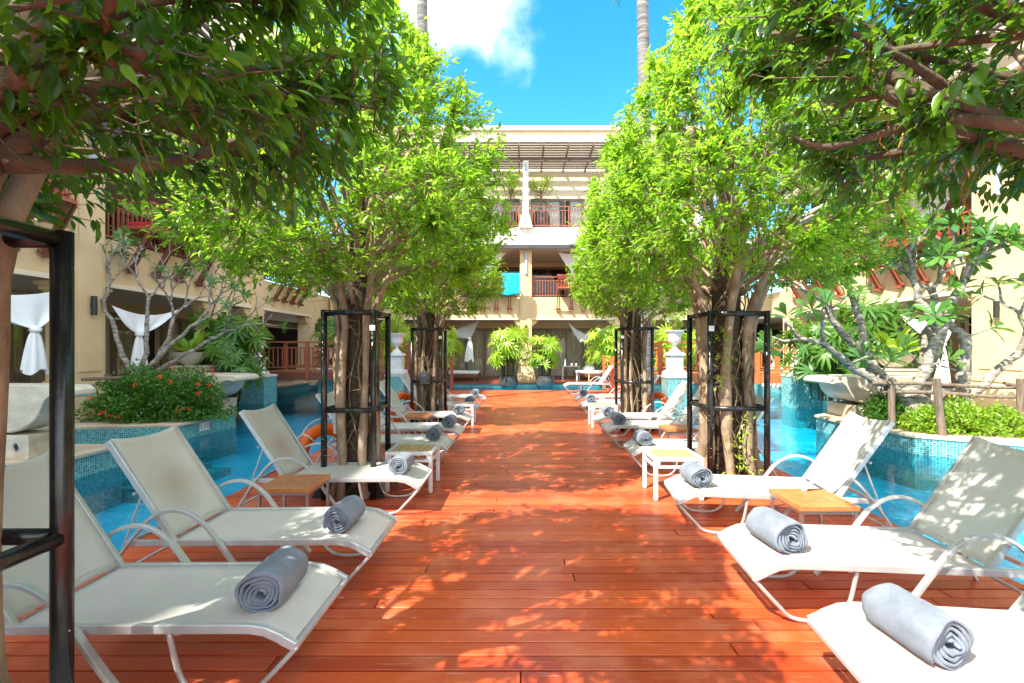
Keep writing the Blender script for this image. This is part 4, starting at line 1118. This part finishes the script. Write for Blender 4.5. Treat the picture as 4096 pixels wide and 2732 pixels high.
    for pts, r_ in boughs:
        pp = bez([Vector((x-cx, y-cy, z)) for x,y,z in pts], 20)
        m.tube(pp, [r_*(1-.85*(k/(len(pp)-1))**1.4)*(1+.09*math.sin(k*1.7)) for k in range(len(pp))], 10)
    zz = 2.4
    while zz < zt-.8: samples.append((0,0,zz)); zz += .15
    m.build('branches', 'bough_bark' if kind == 'fine' else 'ficus_bark', t, smooth=True)
    S = np.array(samples)
    # twig tips through the crown shell
    T_ = rg.random(ntw*6); wgt = prof(T_); keep = rg.random(len(T_)) < wgt; T_ = T_[keep]
    A_ = rg.random(len(T_))*2*np.pi; Z_ = zb + (zt-zb)*T_
    rho = Rr*prof(T_)*lump(A_, Z_, seed)*(1-.55*rg.random(len(T_))**1.9)
    P = np.stack([rho*np.cos(A_), rho*np.sin(A_), Z_ + rg.normal(0,.06,len(T_))], 1)
    g = np.sin(P[:,0]*5.1+seed)*np.sin(P[:,1]*4.7+seed*2)*np.sin(P[:,2]*4.3+seed*3) + .5*np.sin(P[:,0]*9+P[:,2]*8)*np.sin(P[:,1]*10+seed)
    P = P[g > -gap][:ntw]
    D = ((P[:,None,:]-S[None,:,:])**2).sum(2) + np.where(S[None,:,2] > P[:,None,2]+.05, .35, 0)
    B = S[D.argmin(1)]
    vec = P - B; Ln = np.linalg.norm(vec, axis=1, keepdims=True)
    # keep twigs that are not absurdly long
    m = MB()
    rr_ = rg.random(len(P))
    for i in range(len(P)):
        b = Vector(B[i]); p = Vector(P[i]); l_ = Ln[i,0]; j1 = rg.normal(0, .07*l_, 3); j2 = rg.normal(0, .06*l_, 3)
        m.tube([b, b.lerp(p, .33) + Vector(j1) + Vector((0,0,-.05*l_)), b.lerp(p, .68) + Vector(j2), p], [.0055, .0042, .003, .0015], 3, cap=False)
    m.build('twigs', 'bough_bark' if kind == 'fine' else 'twig_bark', t)
    n = len(P)*per; idx = np.repeat(np.arange(len(P)), per)
    span = np.minimum(.34, Ln[idx,0])
    u = rg.random(n)**.8; vd = norm(vec)[idx]
    outw = norm(np.stack([P[idx,0], P[idx,1], 0*P[idx,0]], 1))
    pos = P[idx] - vd*(u*span)[:,None] + rg.normal(0, .022*lf/.07, (n,3))
    dr = norm(vd*.55 + outw*.45 + rg.normal(0,.62,(n,3)) + np.array([0,0,-droop]))
    nr = norm(np.array([0,0,1.0]) + outw*.35 + rg.normal(0,.42,(n,3)))
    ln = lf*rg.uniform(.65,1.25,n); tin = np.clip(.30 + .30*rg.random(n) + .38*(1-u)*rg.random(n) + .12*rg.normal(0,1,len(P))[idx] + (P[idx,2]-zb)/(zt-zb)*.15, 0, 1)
    leaves('crown', mat, pos.astype(float), dr, nr, ln, ln*(.37 if kind == 'fine' else .40), tin, kind, t, smooth=(kind == 'fine'))
    return t
ficus('left front ficus rising from the black cage, crown partly shaded, next to the lifebuoy', -1.90, 5.30, 1.88, 6.3, 3, 3000, 15, .080, 'rough', tr=.19)
ficus('far left ficus in a black cage with a black speaker on its trunk', -1.96, 9.66, 1.55, 6.2, 8, 2000, 13, .090, 'rough', gap=.45, tr=.21)
ficus('brightly lit right front ficus rising from the black cage beside the white side table', 2.43, 5.50, 1.92, 6.6, 14, 3400, 15, .080, 'rough', tr=.25)
ficus('far right ficus in a black cage behind the sunlit right front tree', 2.28, 9.46, 1.50, 6.2, 21, 2000, 13, .090, 'rough', gap=.45, tr=.21)
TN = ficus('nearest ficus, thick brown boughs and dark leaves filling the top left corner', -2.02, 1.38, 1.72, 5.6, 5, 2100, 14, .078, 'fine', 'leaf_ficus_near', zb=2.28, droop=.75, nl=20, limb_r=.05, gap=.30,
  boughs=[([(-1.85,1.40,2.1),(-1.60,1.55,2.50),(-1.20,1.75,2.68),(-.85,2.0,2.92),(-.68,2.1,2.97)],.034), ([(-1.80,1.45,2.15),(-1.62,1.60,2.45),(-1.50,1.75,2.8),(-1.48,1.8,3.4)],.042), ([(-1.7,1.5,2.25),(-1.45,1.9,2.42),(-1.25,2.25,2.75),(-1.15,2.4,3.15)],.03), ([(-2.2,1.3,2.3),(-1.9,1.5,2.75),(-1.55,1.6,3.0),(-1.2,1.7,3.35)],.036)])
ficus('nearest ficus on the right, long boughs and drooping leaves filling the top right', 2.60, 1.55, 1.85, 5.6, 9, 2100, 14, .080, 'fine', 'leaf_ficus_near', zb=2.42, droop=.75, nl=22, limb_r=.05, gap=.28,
  boughs=[([(2.5,1.5,2.2),(1.95,1.6,2.38),(1.60,1.75,2.52),(1.25,1.85,2.46),(1.12,1.92,2.54)],.030), ([(1.66,1.75,2.50),(1.54,1.8,2.66),(1.39,1.9,2.83),(1.18,2.0,3.0),(1.05,2.05,3.05)],.034), ([(1.75,1.7,2.5),(1.5,1.75,2.62),(1.2,1.8,2.60)],.024), ([(2.4,1.5,2.5),(2.1,1.6,2.9),(1.7,1.7,3.1)],.035)])
# hanging aerial roots from the right near boughs
rd = random.Random(4)
RN = [o for o in bpy.data.objects if o.name.startswith('ficus_tree') and o['label'].startswith('nearest ficus on the right')][0]
for (x, y, z0, L_) in ((-.72,.75,2.75,.62),(-.35,.8,2.9,.85),(-.33,.82,2.9,.80),(.1,.7,2.7,.5),(.35,.6,2.7,.75),(-1.0,.5,2.8,.4)):
    ph = rd.uniform(0,6)
    MB().tube([(x+.015*math.sin(k*1.1+ph)+.02*k/14, y+.012*math.cos(k*1.3+ph), z0-L_*k/14) for k in range(15)], [.0045-.0002*k for k in range(15)], 5).build('hanging_root', 'teak_dark', RN, smooth=True)

# twiggy shoots with leaves on the right front trunk
def shoots(name, parent, pts, n, r, lf, mat, seed):
    rg = np.random.default_rng(seed); P = []
    for (x,y,z) in pts: P.append(np.array([x,y,z]) + rg.normal(0, r, (n,3)))
    P = np.concatenate(P); k = len(P)
    leaves(name, mat, P, norm(rg.normal(0,1,(k,3))+np.array([0,-.6,-.1])), norm(rg.normal(0,.5,(k,3))+np.array([0,-.5,1])), lf*rg.uniform(.7,1.2,k), lf*.42*rg.uniform(.8,1.1,k), .5+.5*rg.random(k), 'rough', parent)
RF = [o for o in bpy.data.objects if o.name.startswith('ficus_tree') and o['label'].startswith('brightly lit')][0]
shoots('foliage', RF, [(.02,-.36,.30),(.0,-.36,.45),(.08,-.36,.15),(-.04,-.36,.6),(.05,-.34,.8),(-.18,-.36,1.55),(-.2,-.36,1.8),(-.2,-.36,1.3)], 22, .055, .06, 'leaf_lime', 3)

# ------------------------------------------------------------------ lady palms (fan leaves)
def rhapis_mesh(seed, H, Rad, nfan, lit):
    rg = np.random.default_rng(seed); P=[];D=[];N=[];L=[];T=[]; stems = MB()
    for i in range(nfan):
        a = rg.uniform(0, 2*np.pi); q = rg.random()**.6; z = H*(.28+.62*rg.random()); rr = Rad*.75*q*(1-.35*abs(z/H-.55))
        c = np.array([rr*np.cos(a), rr*np.sin(a), z]); base = np.array([rr*.35*np.cos(a), rr*.35*np.sin(a), max(.0, z-H*.32)])
        stems.tube([base, (base+c)/2+np.array([0,0,.05]), c], [.007,.005,.004], 4, cap=False)
        up = norm(np.array([np.cos(a), np.sin(a), .55 + .6*(1-q)]) + rg.normal(0,.28,3)); out_ = np.array([np.cos(a)*.6, np.sin(a)*.6, rg.uniform(-1,.5)]); out_ = norm(out_ - up*out_.dot(up)); sd = norm(np.cross(out_, up))
        k = rg.integers(8, 11); tint = rg.random()
        for j in range(k):
            th = (j/(k-1)-.5)*rg.uniform(3.8,4.8)
            d = out_*np.cos(th) + sd*np.sin(th) + np.array([0,0,-.15]) + up*.22
            P.append(c); D.append(d); N.append(up + rg.normal(0,.15,3)); L.append(H*.205*rg.uniform(.8,1.15)*(1-.12*abs(th))); T.append(np.clip(tint*.7+.3*rg.random(),0,1))
    for i in range(int(nfan*.22)+5):
        a = rg.uniform(0,6.28); r = Rad*.28*rg.random()**.5; h = H*rg.uniform(.45,.8)
        stems.tube([(r*np.cos(a), r*np.sin(a), 0), (r*1.25*np.cos(a), r*1.25*np.sin(a), h*.5), (r*1.6*np.cos(a), r*1.6*np.sin(a), h)], [.014,.012,.008], 6)
    return stems, (np.array(P), np.array(D), np.array(N), np.array(L), np.array(T))
def rhapis(label, loc, H, Rad, nfan, seed, lit=True, pot=False, group=None):
    t = thing('lady_palm', label, 'palm', loc, 0, group or 'lady palms')
    z0 = 0
    if pot:
        MB().lathe([(.20,0),(.30,.03),(.40,.16),(.43,.30),(.42,.42),(.385,.50),(.40,.52),(.40,.555),(.36,.555),(.34,.50),(.0001,.49)], n=32).build('pot', 'glazed_pot', t, smooth=True, bevel=.004)
        MB().lathe([(.33,.50),(.2,.515),(.0001,.52)], n=20).build('soil', 'soil', t); z0 = .5
    st, (P,D,N,L,T) = rhapis_mesh(seed, H, Rad, nfan, lit)
    st.v = [(x,y,z+z0) for x,y,z in st.v]; P = P + np.array([0,0,z0])
    st.build('stems', 'palm_stem', t)
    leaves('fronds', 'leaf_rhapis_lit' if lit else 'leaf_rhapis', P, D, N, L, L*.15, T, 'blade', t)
    return t
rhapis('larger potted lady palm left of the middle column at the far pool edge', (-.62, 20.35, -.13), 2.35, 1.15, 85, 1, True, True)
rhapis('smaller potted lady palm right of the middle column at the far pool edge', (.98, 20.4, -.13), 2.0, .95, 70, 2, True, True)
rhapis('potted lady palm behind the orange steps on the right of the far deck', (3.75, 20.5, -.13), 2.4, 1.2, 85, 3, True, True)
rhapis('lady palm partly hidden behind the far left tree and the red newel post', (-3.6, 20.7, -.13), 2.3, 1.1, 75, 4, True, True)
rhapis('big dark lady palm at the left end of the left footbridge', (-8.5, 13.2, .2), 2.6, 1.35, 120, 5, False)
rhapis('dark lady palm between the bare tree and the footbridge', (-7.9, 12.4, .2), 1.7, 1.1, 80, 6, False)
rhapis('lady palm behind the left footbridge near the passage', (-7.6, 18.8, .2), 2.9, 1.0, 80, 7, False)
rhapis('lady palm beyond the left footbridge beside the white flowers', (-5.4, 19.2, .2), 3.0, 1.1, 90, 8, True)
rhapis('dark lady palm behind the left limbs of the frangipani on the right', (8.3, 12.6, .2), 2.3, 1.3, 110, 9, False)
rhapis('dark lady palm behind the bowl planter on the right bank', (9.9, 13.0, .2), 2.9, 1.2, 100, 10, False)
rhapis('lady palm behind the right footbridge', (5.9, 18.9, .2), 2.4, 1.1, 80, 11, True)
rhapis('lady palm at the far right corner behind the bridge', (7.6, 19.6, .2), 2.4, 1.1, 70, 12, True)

# ------------------------------------------------------------------ bushes
def bush_mesh(name, mat, parent, dims, n, lf, seed, kind='rough', lift=.25, flat=.5):
    rg = np.random.default_rng(seed); a, b, h = dims
    u = rg.normal(0,1,(n,3)); u = norm(u); u[:,2] = np.abs(u[:,2])
    lum = 1 + .16*np.sin(u[:,0]*6+seed)*np.sin(u[:,1]*7+seed) + .10*np.sin(u[:,2]*11+u[:,0]*9)
    rad = (1-.5*rg.random(n)**2.2)*lum
    P = u*rad[:,None]*np.array([a,b,h]); nc = n//5
    C = P[:nc]; off = rg.normal(0, lf*.55, (nc,5,3)); P = (C[:,None,:] + off).reshape(-1,3); U = np.repeat(u[:nc],5,0); k = len(P)
    P[:,2] = np.maximum(P[:,2], .02)
    leaves(name, mat, P, norm(U*.7+rg.normal(0,.55,(k,3))+np.array([0,0,lift])), norm(U*.5+rg.normal(0,.4,(k,3))+np.array([0,0,.8])), lf*rg.uniform(.7,1.2,k), lf*flat*rg.uniform(.8,1.1,k), np.clip(rg.random(k)*.7+.3*np.repeat(rg.random(nc),5),0,1), kind, parent)
    return C
def woody(parent, dims, seed, n=40):
    rd = random.Random(seed); m = MB(); a, b, h = dims
    for i in range(n):
        q = rd.uniform(0,6.28); r = rd.uniform(.2,.85); e = (a*r*math.cos(q), b*r*math.sin(q), h*rd.uniform(.4,.85))
        m.tube([(e[0]*.25, e[1]*.25, 0), (e[0]*.6, e[1]*.6, e[2]*.45), e], [.014,.01,.004], 5)
    m.build('stems', 'twig_bark', parent)
def petals(name, mat, parent, C, lf, seed, k=9):
    rg = np.random.default_rng(seed); P = np.repeat(C, k, 0) + rg.normal(0, lf*.42, (len(C)*k,3)); n = len(P)
    leaves(name, mat, P, norm(rg.normal(0,1,(n,3))+np.array([0,-.3,.5])), norm(rg.normal(0,.4,(n,3))+np.array([0,-.4,1])), lf*rg.uniform(.8,1.2,n), lf*.6*np.ones(n), rg.random(n), 'rough', parent)
t = thing('flowering_shrub', 'dense dark green shrub with small orange flower heads on the left planter', 'shrub', (-7.45, 9.45, .2))
woody(t, (1.1,.6,.9), 1); C = bush_mesh('leaves', 'leaf_shrub', t, (1.30,.62,.98), 13000, .078, 3)
sel = np.array([[-.95,-.5,.18],[-.6,-.66,.2],[-.5,-.7,.24],[-.42,-.66,.16],[-.2,-.72,.15],[.75,-.5,.22],[.82,-.46,.28],[.9,-.4,.25],[1.0,-.3,.55],[.98,-.3,.72],[1.1,-.15,.7],[.6,-.5,.8],[-1.15,-.3,.45],[.0,-.6,.75],[1.15,-.1,.45],[.4,-.5,.9]])
for i in range(0, len(sel)): petals('flower_head', 'petal_orange', t, sel[i:i+1], .038, 4+i, 14)
for i, q in enumerate(([1.12,-.05,.98],[1.14,-.05,.90],[1.08,-.05,1.05],[.2,.1,1.05])): petals('red_blossom', 'petal_red', t, np.array([q]), .05, 5+i)
for i, (x, y, a, h, lab) in enumerate(((6.75,8.55,.38,.55,'low bright green shrub at the foot of the frangipani, left of the pole'),(7.45,7.95,.50,.52,'bright green shrub between the two rough posts of the planter'),(8.0,7.75,.48,.42,'low glossy green shrub beside the right hand rough post'),(7.0,7.98,.30,.36,'small bright shrub against the leaning post'))):
    t = thing('shrub', lab, 'shrub', (x,y,.2), 0, 'low green shrubs on the right planter'); woody(t, (a,a*.8,h), i, 16)
    bush_mesh('leaves', 'leaf_lime' if i != 0 else 'leaf_shrub', t, (a,a*.75,h), 2600, .075, 10+i)

# flowering plants in the urns
def urn_plant(label, x, y, z, fl, seed, r=.42, mat='leaf_lime'):
    t = thing('urn_plant', label, 'plant', (x,y,z), 0, 'flowering plants growing in the urns'); rg = np.random.default_rng(seed); rd = random.Random(seed)
    m = MB(); tips = []
    for i in range(13):
        a = rd.uniform(0,6.28); q = r*rd.uniform(.4,1.25); zz = rd.uniform(.15,.7)*r/.42
        e = Vector((q*math.cos(a), q*math.sin(a), zz)); m.tube([(0,0,-.05), (e.x*.4, e.y*.4, zz*.75), e], [.008,.006,.003], 5)
        for k in range(5): tips.append(Vector((e.x*.4,e.y*.4,zz*.75)).lerp(e, k/4))
    m.build('stems', 'twig_bark', t)
    C = np.array([list(v) for v in tips]); P = np.repeat(C, 11, 0) + rg.normal(0,.05,(len(C)*11,3)); k = len(P)
    leaves('leaves', mat, P, norm(rg.normal(0,1,(k,3))), norm(rg.normal(0,.5,(k,3))+np.array([0,0,1])), .065*rg.uniform(.7,1.2,k), .032*np.ones(k), rg.random(k), 'rough', t)
    if fl: petals('blossom', fl, t, C[rg.integers(0,len(C),14)] + np.array([0,0,.04]), .04, seed, 7)
    return t
US = [(-7.55,17.75,.0,1.0,'white urn with pink flowers behind the left footbridge','petal_pink','small lime green plant with pink flowers in the urn behind the left footbridge'),
      (-8.55,14.9,.80,.8,'white urn at the left end of the left footbridge','petal_white','trailing plant with white flowers in the urn at the left end of the left footbridge'),
      (4.62,14.0,.825,1.0,'large white urn on a fluted pedestal right of the far right tree','petal_white','airy lime green plant in the large urn right of the far right tree'),
      (4.55,17.0,.83,1.0,'white urn standing farther back behind the sunlit bridge newels','petal_white','pale flowering plant in the urn behind the sunlit bridge newels'),
      (8.42,13.9,.86,.85,'white urn on the mosaic pier at the right end of the right footbridge','petal_pink','lime green plant in the urn at the right end of the right footbridge'),
      (-4.15,15.2,.80,.98,'white urn between the two left trees beside a red blossom','petal_red','plant with red and green heads in the urn between the two left trees'),
      (-3.75,17.6,.5,1.05,'white urn with white blossoms just left of the far left tree','petal_white','bushy plant with white blossoms in the urn just left of the far left tree'),
      (9.4,17.2,.2,1.05,'white urn beyond the right end of the right footbridge','petal_white','yellow green plant in the urn beyond the right footbridge')]
for i, (x,y,z,s_,l1,fl,l2) in enumerate(US):
    z = .2 if i == 0 else z
    urn(l1, x, y, z, fl, s_ if i else 1.05); urn_plant(l2, x, y, z + 1.30*(s_ if i else 1.05), fl, 30+i)
# bird nest ferns in the bowls, whole leaves
def fern(label, loc, seed, n=26, L=.75):
    t = thing('fern', label, 'plant', loc); rg = np.random.default_rng(seed)
    a = rg.uniform(0,6.28,n); e = rg.uniform(.25,1.2,n); D = np.stack([np.cos(a)*np.cos(e), np.sin(a)*np.cos(e), np.sin(e)],1)
    leaves('fronds', 'leaf_lime', np.zeros((n,3))+rg.normal(0,.05,(n,3)), D, norm(np.stack([-np.cos(a)*np.sin(e), -np.sin(a)*np.sin(e), np.cos(e)],1)), L*rg.uniform(.7,1.1,n), .19*np.ones(n), .2+.6*rg.random(n), 'paddle', t, smooth=True)
fern('bird nest fern with broad yellow green leaves in the left bowl', (-8.75,12.1,1.48), 3)
fern('fern with long leaves in the right bowl behind the frangipani', (9.35,11.6,1.42), 4)

# ------------------------------------------------------------------ frangipani trees
def frangi(label, base, mains, seed, depth, leafy, trunk_pts, trunk_r, mat='leaf_frangipani', lL=.34, r0=.075, spread=.75, seg=.6):
    rd = random.Random(seed); rg = np.random.default_rng(seed)
    t = thing('frangipani_tree', label, 'tree', base)
    m = MB(); m.tube(trunk_pts, trunk_r, 14)
    m.v = [(x*(1+.06*math.sin(z*17+y*9)), y*(1+.06*math.sin(z*13+x*11)), z) for x,y,z in m.v]
    m.build('trunk', 'grey_bark', t, smooth=True)
    m = MB(); tips = []
    def seg_tube(a, b, ra, rb):
        md1 = a.lerp(b,.35)+Vector((rd.uniform(-1,1),rd.uniform(-1,1),rd.uniform(-1,1)))*(b-a).length*.06
        md2 = a.lerp(b,.7)+Vector((rd.uniform(-1,1),rd.uniform(-1,1),rd.uniform(-1,1)))*(b-a).length*.06
        m.tube([a-(b-a).normalized()*ra*.4, a, md1, md2, b, b+(b-a).normalized()*rb*.5], [ra*.7, ra*1.08, ra*.93, rb*.98, rb*1.12, rb*.55], 9)
    def grow(p, d, r, L, k):
        e = p + d*L; seg_tube(p, e, r, r*.80)
        if k == 0: tips.append((e, d)); return
        nb = rd.choice((2,2,3)) if k > 1 else 2
        a0 = rd.uniform(0,6.28)
        for i in range(nb):
            a = a0 + 2*math.pi*i/nb + rd.uniform(-.4,.4)
            o = d.orthogonal().normalized(); o.rotate(Matrix.Rotation(a, 3, d))
            nd = (d + o*spread*rd.uniform(.7,1.2) + Vector((0,0,.30))).normalized()
            grow(e, nd, r*.74, L*rd.uniform(.70,.92), k-1)
    for pts, r, k in mains:
        P = [Vector(p) for p in pts]
        for i in range(len(P)-1):
            seg_tube(P[i], P[i+1], r*(1-.13*i), r*(1-.13*(i+1)))
        d = (P[-1]-P[-2]).normalized(); rr = r*(1-.13*(len(P)-1))
        a0 = rd.uniform(0,6.28)
        for i in range(2 if k > 0 else 0):
            a = a0+math.pi*i; o = d.orthogonal().normalized(); o.rotate(Matrix.Rotation(a,3,d))
            grow(P[-1], (d+o*spread+Vector((0,0,.15))).normalized(), rr*.78, seg*rd.uniform(.7,1.0), k-1)
        if k == 0: tips.append((P[-1], d))
        if leafy > .6:
            for q in list(range(1, len(P)-1)):
                o = Vector((rd.uniform(-1,1), rd.uniform(-1,.3), rd.uniform(.2,1))).normalized(); e = P[q] + o*rd.uniform(.25,.45); seg_tube(P[q], e, rr*.4, rr*.3); tips.append((e, o))
    m.build('branches', 'grey_bark', t, smooth=True)
    PP=[];DD=[];NN=[];LL=[];TT=[]
    for e, d in tips:
        if rd.random() > leafy: continue
        nlf = rd.randint(9, 13); o = d.orthogonal().normalized(); th = rd.random()
        for i in range(nlf):
            a = 2*math.pi*i*.382; q = o.copy(); q.rotate(Matrix.Rotation(a,3,d)); el_ = rd.uniform(.1,.75)
            dd = (q*math.cos(el_)+d*math.sin(el_)).normalized(); PP.append(list(e+d*.02*i*.5)); DD.append(list(dd)); NN.append(list((d*math.cos(el_)-q*math.sin(el_)+Vector((0,0,.4))).normalized())); LL.append(lL*rd.uniform(.7,1.1)); TT.append(min(1, th*.6+.4*rd.random()))
    if PP:
        LL = np.array(LL); leaves('leaves', mat, np.array(PP), np.array(DD), np.array(NN), LL, LL*.34, np.array(TT), 'paddle', t, smooth=True)
    return t
# right: origin at (7.3, 8.4, .2)
frangi('thick trunked frangipani with mottled grey limbs and leaf rosettes on the right planter', (7.15, 8.45, .2),
  [([(-.15,0,.55),(-.75,-.1,.85),(-1.2,-.05,1.15),(-1.75,-.15,1.55)], .085, 3),
   ([(-.1,.1,.6),(-.65,.2,1.1),(-1.05,.3,1.7),(-1.45,.3,2.35)], .085, 3),
   ([(-.05,-.05,.6),(.15,-.15,1.1),(.40,-.1,1.75),(.1,0,2.35),(.05,.05,2.95)], .10, 3),
   ([(.1,-.05,.65),(.45,-.1,1.75),(.75,0,2.35),(1.1,.1,3.0)], .085, 3),
   ([(.95,.0,.35),(.92,.0,1.0),(1.0,.05,1.65),(.6,.05,1.95),(.45,.1,2.5)], .12, 3),
   ([(.35,.2,.45),(.45,.25,1.1),(.5,.3,1.7),(.9,.2,2.2),(1.25,.2,2.9)], .11, 3),
   ([(1.0,.1,.5),(1.45,.0,.95),(1.85,-.1,1.35),(1.95,-.15,1.75)], .085, 3),
   ([(-.2,.2,.6),(-.5,.5,1.4),(-.6,.6,2.2),(-.75,.6,2.9)], .08, 3)],
  5, 2, .92, [(.35,-.12,-.1),(.22,-.05,.2),(.0,.02,.45),(-.18,.05,.68)], [.34,.28,.25,.14], seg=.36, spread=.8)
t_ = [o for o in bpy.data.objects if o.name.startswith('frangipani')][0]
m = MB().tube([(1.05,.05,-.05),(1.0,.02,.25),(.93,0,.5)], [.24,.18,.13], 12).tube([(.2,.05,.25),(.55,.15,.35),(.95,.05,.3)], [.18,.13,.15], 12); m.build('second_stem', 'grey_bark', t_, smooth=True)
frangi('nearly bare grey frangipani with thin forking branches on the left bank', (-8.35, 10.0, .75),
  [([(-.05,0,.3),(-.35,.0,.75),(-.5,.0,1.3),(-.75,0,1.9)], .06, 4),
   ([(0,0,.3),(.15,.05,.8),(.1,.1,1.4),(.15,.1,2.0)], .055, 4),
   ([(.05,0,.3),(.45,-.05,.65),(.85,-.05,1.05),(1.3,0,1.45)], .055, 4),
   ([(.05,.05,.3),(.6,.1,.55),(1.15,.1,.85),(1.8,.1,1.25)], .05, 3),
   ([(0,.1,.3),(.3,.3,.9),(.5,.35,1.6)], .05, 4)],
  9, 3, .5, [(0,0,-.6),(0,0,-.1),(.0,.02,.35)], [.11,.10,.085], lL=.2, seg=.5, spread=.62)

# ------------------------------------------------------------------ tall palms
def tall_palm(label, loc, H, r, seed, nf=20, FL=3.2, group='tall palms'):
    rd = random.Random(seed); rg = np.random.default_rng(seed); t = thing('palm_tree', label, 'palm tree', loc, 0, group)
    m = MB(); n = int(H/.11); pts = [(.06*math.sin(z*.3), 0, z) for z in [H*i/n for i in range(n+1)]]
    m.tube(pts, [r*(1.15-.3*i/n)*(1+.035*(i % 2)) for i in range(n+1)], 14); m.build('trunk', 'palm_bark', t, smooth=True)
    top = Vector((.06*math.sin(H*.3), 0, H)); m = MB(); P=[];D=[];N=[];L=[]
    for i in range(nf):
        a = 2*math.pi*i*.382; e = rd.uniform(-.1,1.2); d = Vector((math.cos(a)*math.cos(e), math.sin(a)*math.cos(e), math.sin(e))); pp = []
        for k in range(13):
            q = k/12; p = top + d*FL*q + Vector((0,0,-FL*.55*q*q)); pp.append(p)
        m.tube(pp, [.03*(1-.85*k/12) for k in range(13)], 5)
        for k in range(1, 12):
            for j in range(3):
                p = pp[k].lerp(pp[k+1], j/3); ax = (pp[k+1]-pp[k]).normalized(); sd = ax.cross(Vector((0,0,1))).normalized()
                for s_ in (-1,1):
                    P.append(list(p)); D.append(list((sd*s_+ax*.6+Vector((0,0,-.45))).normalized())); N.append([0,0,1.]); L.append(FL*.22*math.sin(math.pi*(.12+.8*k/12)))
    m.build('frond_ribs', 'palm_stem', t); L = np.array(L)
    leaves('fronds', 'leaf_palm', np.array(P), np.array(D), np.array(N), L, .05*np.ones(len(L)), rg.random(len(L)), 'blade', t)
tall_palm('tall grey ringed palm trunk against the sky on the right', (3.70, 14.1, 0), 16.5, .185, 1)
tall_palm('tall palm trunk just left of the cloud, mostly behind leaves', (-3.05, 14.1, 0), 16.5, .17, 2)
for i, (x, lab) in enumerate(((.75,'palm tips just showing over the roof line left of centre'),(5.2,'palm tips just showing over the roof line on the right'),(-9,'palm beyond the roof on the far left'))):
    tall_palm(lab, (x, 34, 0), 16.9, .2, 5+i, 16, 2.2, 'palms beyond the roof')
# two small potted trees on the roof terrace
def small_tree(label, loc, seed, H, rr):
    t = thing('potted_tree', label, 'tree', loc, 0, 'potted trees on the roof terrace'); rd = random.Random(seed); rg = np.random.default_rng(seed)
    MB().lathe([(.28,0),(.42,.12),(.52,.45),(.50,.75),(.40,.92),(.43,.96),(.40,.98),(.0001,.95)], n=28).build('pot', 'glazed_pot', t, smooth=True)
    m = MB(); tips = []
    m.tube([(0,0,.9),(.02,0,1.5),(0,0,1.9)], [.05,.045,.04], 8)
    for i in range(16):
        a = rd.uniform(0,6.28); q = rr*rd.uniform(.3,1); e = Vector((q*math.cos(a), q*math.sin(a), 1.9+rd.uniform(.3,1)*(H-1.9))); s0 = Vector((0,0,rd.uniform(1.5,2.1)))
        m.tube([s0, s0.lerp(e,.5)+Vector((0,0,-.05)), e], [.022,.014,.006], 5); tips += [s0.lerp(e, .6+.1*k) for k in range(5)]
    m.build('trunk', 'twig_bark', t)
    C = np.array([list(v) for v in tips]); P = np.repeat(C, 9, 0)+rg.normal(0,.11,(len(C)*9,3)); k = len(P)
    leaves('crown', 'leaf_rhapis_lit', P, norm(rg.normal(0,1,(k,3))), norm(rg.normal(0,.5,(k,3))+np.array([0,0,1])), .13*rg.uniform(.7,1.2,k), .06*np.ones(k), .4+.6*rg.random(k), 'rough', t)
small_tree('yellow leaved potted tree on the roof terrace left of the white post', (-.68, 24.8, 7.95), 1, 3.3, .7)
small_tree('sparse potted tree on the roof terrace right of the white post', (.98, 24.8, 7.95), 2, 3.0, .75)
# text to mesh
dg = bpy.context.evaluated_depsgraph_get()
for o in [o for o in bpy.data.objects if o.type == 'FONT']:
    me = bpy.data.meshes.new_from_object(o.evaluated_get(dg)); n = bpy.data.objects.new('digits', me); COL.objects.link(n); n.parent = o.parent
    n.location = o.location; n.rotation_euler = o.rotation_euler; me.materials.clear(); me.materials.append(MATS['petal_orange']); bpy.data.objects.remove(o)
